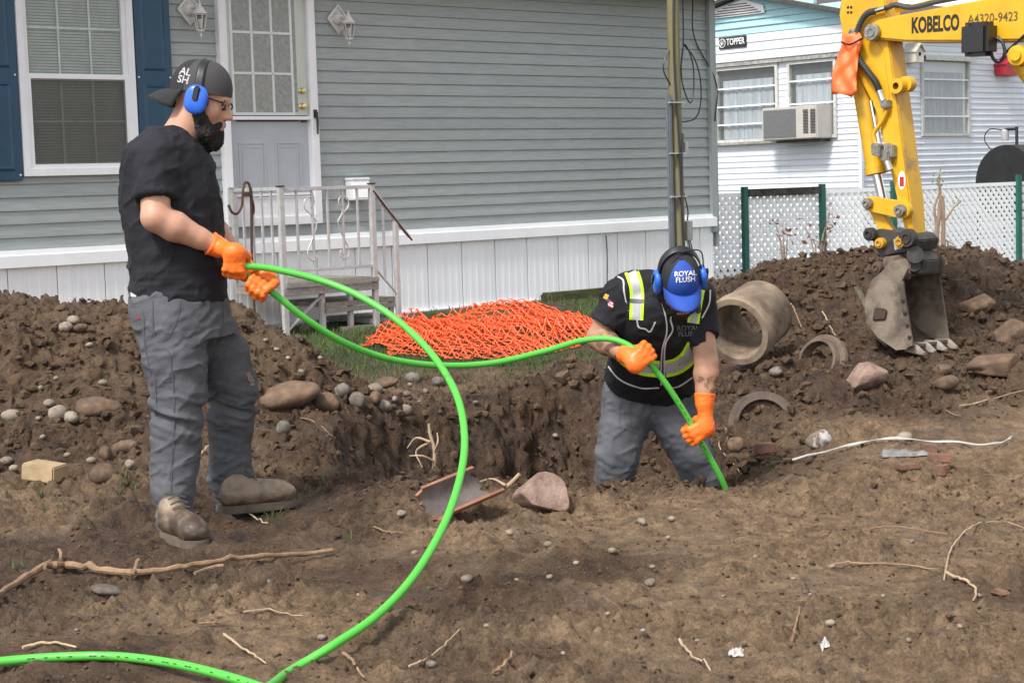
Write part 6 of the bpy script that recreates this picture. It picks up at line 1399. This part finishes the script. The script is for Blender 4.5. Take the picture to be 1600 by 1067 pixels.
H2 = lambda a, s, u: hc2 + f2 * a + s2 * s + u2 * u; fr2 = (f2, s2, u2)
S = pbox(900, 1150, 370, 880, D1 + -.75, D1 + .35, .0058)
S.loft(hip, axT, (1, 0, 0), [(h, a, b_, c * .86, d * .86) for h, a, b_, c, d in T2[:-2]], .03)
S.chain([neck - axT * .06, neck + axT * .02, H2(-.03, 0, -.06)], [.085, .066, .062], .03)
S.ell(H2(-.004, 0, .015), (.098, .072, .092), .02, fr2); S.ell(H2(.045, 0, -.055), (.064, .058, .082), .03, fr2); S.cap(H2(.072, 0, -.12), H2(.03, 0, -.11), .034, .044, .03)
S.cap(H2(.100, 0, -.012), H2(.122, 0, -.056), .010, .013, .012); S.cap(H2(.100, -.018, -.098), H2(.100, .018, -.098), .010, .010, .01)
for sg in (-1, 1): S.ell(H2(.06, sg * .048, -.05), (.03, .022, .028), .02, fr2); S.ell(H2(-.005, sg * .073, -.02), (.028, .010, .03), .008, fr2)
for a in (AR, AL):
    S.chain([a['sh'], a['sh'].lerp(a['el'], .5), a['el'], a['el'].lerp(a['wr'], .3), a['el'].lerp(a['wr'], .7), a['wr'], a['wr'] + (a['wr'] - a['el']).normalized() * .03], [.05, .054, .050, .053, .041, .032, .03], .03)
for LG in (LR, LL): S.chain([Rm(x, y, d) for x, y, d, r in LG], [r * .8 for *_, r in LG], .02)
me_ = relax(S.mesh('body'), 1)
ink = me_.attributes.new('ink', 'FLOAT', 'POINT'); c = vco(me_); val = np.zeros(len(c), np.float32)
for a, t0, t1 in ((AR, .2, .95), (AL, .35, .95)):
    p, q = np.array(a['el']), np.array(a['wr']); d = q - p; t = ((c - p) @ d) / (d @ d); dist = np.linalg.norm(c - (p + np.outer(np.clip(t, 0, 1), d)), axis=1)
    val = np.maximum(val, ((t > t0) & (t < t1) & (dist < .09)) * sst(.02, .3, fbm(c[:, 0] * 38, c[:, 1] * 38, c[:, 2] * 38, o=3, s=6)))
ink.data.foreach_set('value', val.astype(np.float32))
m_ink = m_skin2.copy(); m_ink.name = 'tattooed_skin'; n_ = m_ink.node_tree; bs = n_.nodes['Principled BSDF']; src = bs.inputs['Base Color'].links[0].from_socket
mx = n_.nodes.new('ShaderNodeMix'); mx.data_type = 'RGBA'; at = n_.nodes.new('ShaderNodeAttribute'); at.attribute_name = 'ink'; mlt = n_.nodes.new('ShaderNodeMath'); mlt.operation = 'MULTIPLY'; mlt.inputs[1].default_value = .62
n_.links.new(at.outputs['Fac'], mlt.inputs[0]); n_.links.new(mlt.outputs[0], mx.inputs['Factor']); n_.links.new(src, mx.inputs['A']); mx.inputs['B'].default_value = (.045, .04, .045, 1); n_.links.new(mx.outputs['Result'], bs.inputs['Base Color'])
link('body', me_, m_ink, man2)
# black T-shirt with sleeves, hi-vis vest over it
S = pbox(905, 1150, 400, 640, D1 + -.65, D1 + .3, .0058)
S.loft(hip, axT, (1, 0, 0), [(.05, 0, 0, .186, .132)] + T2[2:], .03)
TRAP = [(Rm(1015, 446, -.33), Rm(966, 458, -.33), .055, .066), (Rm(1072, 450, -.33), Rm(1094, 464, -.33), .055, .06)]
for p_, q_, r0, r1 in TRAP: S.cap(p_, q_, r0, r1, .03)
for a, t, r in ((AR, .62, .078), (AL, .60, .068)): S.cap(a['sh'], a['sh'].lerp(a['el'], t), r, r, .04)
for a, t in ((AR, .60), (AL, .58)):
    d = (a['el'] - a['sh']).normalized(); e = a['sh'].lerp(a['el'], t); sl, X, Y, Z = S._sl(np.array(e) - .12, np.array(e) + .12, 0); dd = (X - e[0]) * d[0] + (Y - e[1]) * d[1] + (Z - e[2]) * d[2]
    rr = np.sqrt(np.maximum((X - e[0]) ** 2 + (Y - e[1]) ** 2 + (Z - e[2]) ** 2 - dd ** 2, 0)); side = (X < Rm(958, 500).x) if a is AR else (X > Rm(1088, 520).x)
    S.f[sl] = np.where((dd > 0) & (rr < .12) & side, np.maximum(S.f[sl], dd), S.f[sl])
S.cap(neck + axT * .0, H2(-.03, 0, -.06), .075, .07, .004, op='sub')
me_ = relax(S.mesh('t_shirt'), 2); puff(me_, lambda x, y, z: folds(1, .7, 60)(x, y, z) + .004 * fbm(x * 9, y * 9, z * 14, o=2, s=66)); tee2 = link('t_shirt', me_, m_tee, man2); bvs = bvh_of(me_, ORG[man2.name])
S = pbox(915, 1140, 400, 660, D1 + -.65, D1 + .3, .0058)
T3 = [(h, a, b_, c + .016, d + .018) for h, a, b_, c, d in T2]; T3[0] = (.040, 0, 0, .212, .158); T3[1] = (.06, 0, 0, .208, .155); T3[-3] = (TL * .86, 0, 0, .215, .135); T3[-2] = (TL * .96, 0, 0, .158, .108)
S.loft(hip, axT, (1, 0, 0), T3[:-1] + [(TL * 1.0, 0, 0, .10, .085)], .03)
for k_, (p_, q_, r0, r1) in enumerate(TRAP): S.cap(p_, p_.lerp(q_, .72 if k_ == 0 else .95), r0 + .018, r1 + .018, .03)
S.cap(Rm(1076, 470, -.37), Rm(1080, 510, -.31), .062, .07, .03)
S.cap(neck - axT * .01, H2(-.03, 0, -.07), .082, .08, .006, op='sub')
me_ = relax(S.mesh('vest'), 2); puff(me_, lambda x, y, z: folds(1, .6, 80)(x, y, z) * .8 + .006 * fbm(x * 7, y * 7, z * 12, o=2, s=86)); vest = link('hi_vis_vest', me_, m_vest, man2); bvv = bvh_of(me_, ORG[man2.name])
def band(path, w, edge):
    strip(bvv, path, w - edge * 1.6, .0035, 'reflective_band', m_refl, vest, 8, 4)
    P = spline([Vector((x, y, 0)) for x, y in path], 3)
    for sg in (-1, 1):
        q = []
        for i, p in enumerate(P):
            t = (P[min(i + 1, len(P) - 1)] - P[max(i - 1, 0)]).normalized(); s_ = Vector((-t.y, t.x, 0)); q.append(((p + s_ * sg * (w - edge) / 2).x, (p + s_ * sg * (w - edge) / 2).y))
        strip(bvv, q, edge, .004, 'lime_edge', m_lime, vest, 3, 3)
band([(985, 421), (991, 436), (995, 455), (995, 480), (994, 500)], 22, 4.6); band([(1092, 452), (1089, 468), (1086, 485), (1083, 505)], 19, 4.2)
band([(945, 524), (960, 540), (980, 560), (1003, 573), (1030, 577)], 26, 5); band([(1039, 577), (1058, 572), (1074, 560), (1086, 540)], 26, 5)
for x0, y0, x1, y1 in ((984, 470, 1006, 471), (1078, 478, 1095, 480)): strip(bvv, [(x0, y0), (x1, y1)], 7, .0045, 'band_loop', M('dark_webbing', (.12, .12, .13), .7), vest)
for path in ([(959, 430), (973, 437), (975, 455), (981, 486)], [(1110, 453), (1108, 475), (1097, 497)], [(1023, 446), (1037, 482), (1042, 516), (1035, 546), (1033, 575), (1033, 602)], [(1058, 476), (1048, 497), (1051, 516), (1040, 537), (1038, 570), (1039, 604)], [(995, 499), (998, 511), (1008, 514), (1016, 518), (1024, 503)], [(945, 565), (967, 592), (1000, 606), (1030, 606)], [(1041, 607), (1060, 604), (1082, 590)]):
    strip(bvv, path, 2.4, .004, 'piping', m_piping, vest, 8)
for txt, y in (('ROYAL', 513), ('FLUSH', 522)):
    me_ = text_mesh(txt, .030, (1, 0, .0), (0, 0, 1), pt(1075, y, 7.0), .015, .0003, sx=1.0); print_on(bvv, me_, ray(1075, y), .004); link('vest_print', me_, m_greyprint, vest)
b = MB(); P_ = on_mesh(bvv, 1091, 481, .012)
if P_ is not None: b.box(P_, (.022, .02, .05), (1, 0, 0), (0, 1, 0), (0, 0, 1)); b.build('radio_clip', m_black, vest, bevel=.006)
strip(bvs, [(944, 462), (950, 465)], 8, .003, 'flag_patch', M('yellow_patch', (.70, .36, .03), .7), tee2)
for k in range(5): strip(bvs, [(950, 469 + k * 2), (958, 473 + k * 2)], 2.0, .003, 'flag_stripe', M('patch_white', (.6, .55, .55), .7) if k % 2 else M('patch_red', (.45, .06, .07), .7), tee2)
strip(bvs, [(949, 468), (953, 471)], 5, .0038, 'flag_canton', M('patch_blue', (.04, .06, .22), .7), tee2)
# trousers and boots
S = pbox(915, 1160, 570, 880, D1 + -.35, D1 + .32, .0058)
S.loft(hip, axT, (1, 0, 0), [(-.10, 0, 0, .178, .135), (.0, 0, 0, .192, .138), (.10, 0, 0, .188, .138)], .03)
for LG in (LR, LL): S.chain([Rm(x, y, d) for x, y, d, r in LG], [r for *_, r in LG], .05)
me_ = relax(S.mesh('trousers'), 1); zk = Rm(970, 700).z
puff(me_, lambda x, y, z: folds(1.1, .8, 90)(x, y, z) + .007 * np.exp(-((z - zk) / .14) ** 2) * fbm(x * 6, y * 6, z * 22 + x * 12, o=2, s=91) + .006 * fbm(x * 10 - z * 8, y * 5, z * 9 + x * 8, o=2, s=95) * sst(zk, zk + .2, z)); tr2 = link('trousers', me_, m_pants, man2); bvp2 = bvh_of(me_, ORG[man2.name])
for path in ([(1019, 612), (1020, 642)], [(1019, 642), (1000, 690), (990, 750)], [(1021, 642), (1040, 680), (1058, 720)], [(958, 612), (972, 630), (976, 655)], [(1076, 610), (1066, 628), (1064, 650)], [(968, 668), (984, 672)], [(985, 628), (985, 665)], [(968, 630), (968, 668)]): strip(bvp2, path, 1.8, .0025, 'trouser_seam', m_seam, tr2)
for LG, dx in ((LR, -.05), (LL, .06)):
    x, y, d, r = LG[-1]; a = Rm(x, y, d); h_ = Vector((a.x, a.y + .06, gh(a.x, a.y + .0) + .01)); boot(h_, h_ + Vector((dx * 1.6, -.26, 0)), a + Vector((0, 0, -.02)), man2)
cp2, bvc2 = cap_hat(H2(-.004, 0, .018), (f2 + u2 * .06).normalized(), u2, man2, [m_capblue, m_capblk, m_capblue], .110, .084, .102, 1, .078, .025, .012, .95)
for txt, k, sz in (('ROYAL', .014, .029), ('FLUSH', -.011, .029)):
    o_ = pt(1071, 433, 6.9); me_ = text_mesh(txt, sz, (1, 0, .04), (0, 0, 1), o_ + Vector((0, 0, k)), .02, .0003, sx=1.0); print_on(bvc2, me_, ray(1071, 433), .003); link('cap_print', me_, m_logo, cp2)
ear_defenders(H2(-.0, 0, .008), f2, u2, man2, m_muff, -.45, .082, .126, True)
S = Sdf([min(H2(a, s, u)[i] for a in (-.04, .15) for s in (-.12, .12) for u in (-.22, .02)) for i in range(3)], [max(H2(a, s, u)[i] for a in (-.04, .15) for s in (-.12, .12) for u in (-.22, .02)) for i in range(3)], .004)
S.chain([H2(.078, 0, -.12), H2(.075, 0, -.145)], [.040, .034], .02)
for sg in (-1, 1): S.chain([H2(.015, sg * .068, -.03), H2(.022, sg * .064, -.075), H2(.055, sg * .042, -.125)], [.012, .02, .03], .015); S.chain([H2(.104, sg * .004, -.079), H2(.09, sg * .034, -.10)], [.008, .012], .01)
me_ = S.mesh('beard'); puff(me_, lambda x, y, z: .005 * fbm(x * 60, y * 60, z * 30, o=3, s=4)); link('beard', me_, m_hair, man2)
glove(pt(1004, 557, 7.24), (-.62, 0, .72), (1, -.05, .1), (.05, -1, .1), AR['wr'], AR['el'], man2)
glove(pt(1088, 676, 7.315), (-.5, .0, .86), (-.3, -.1, -1), (.45, -1, 0), AL['wr'], AL['el'], man2)
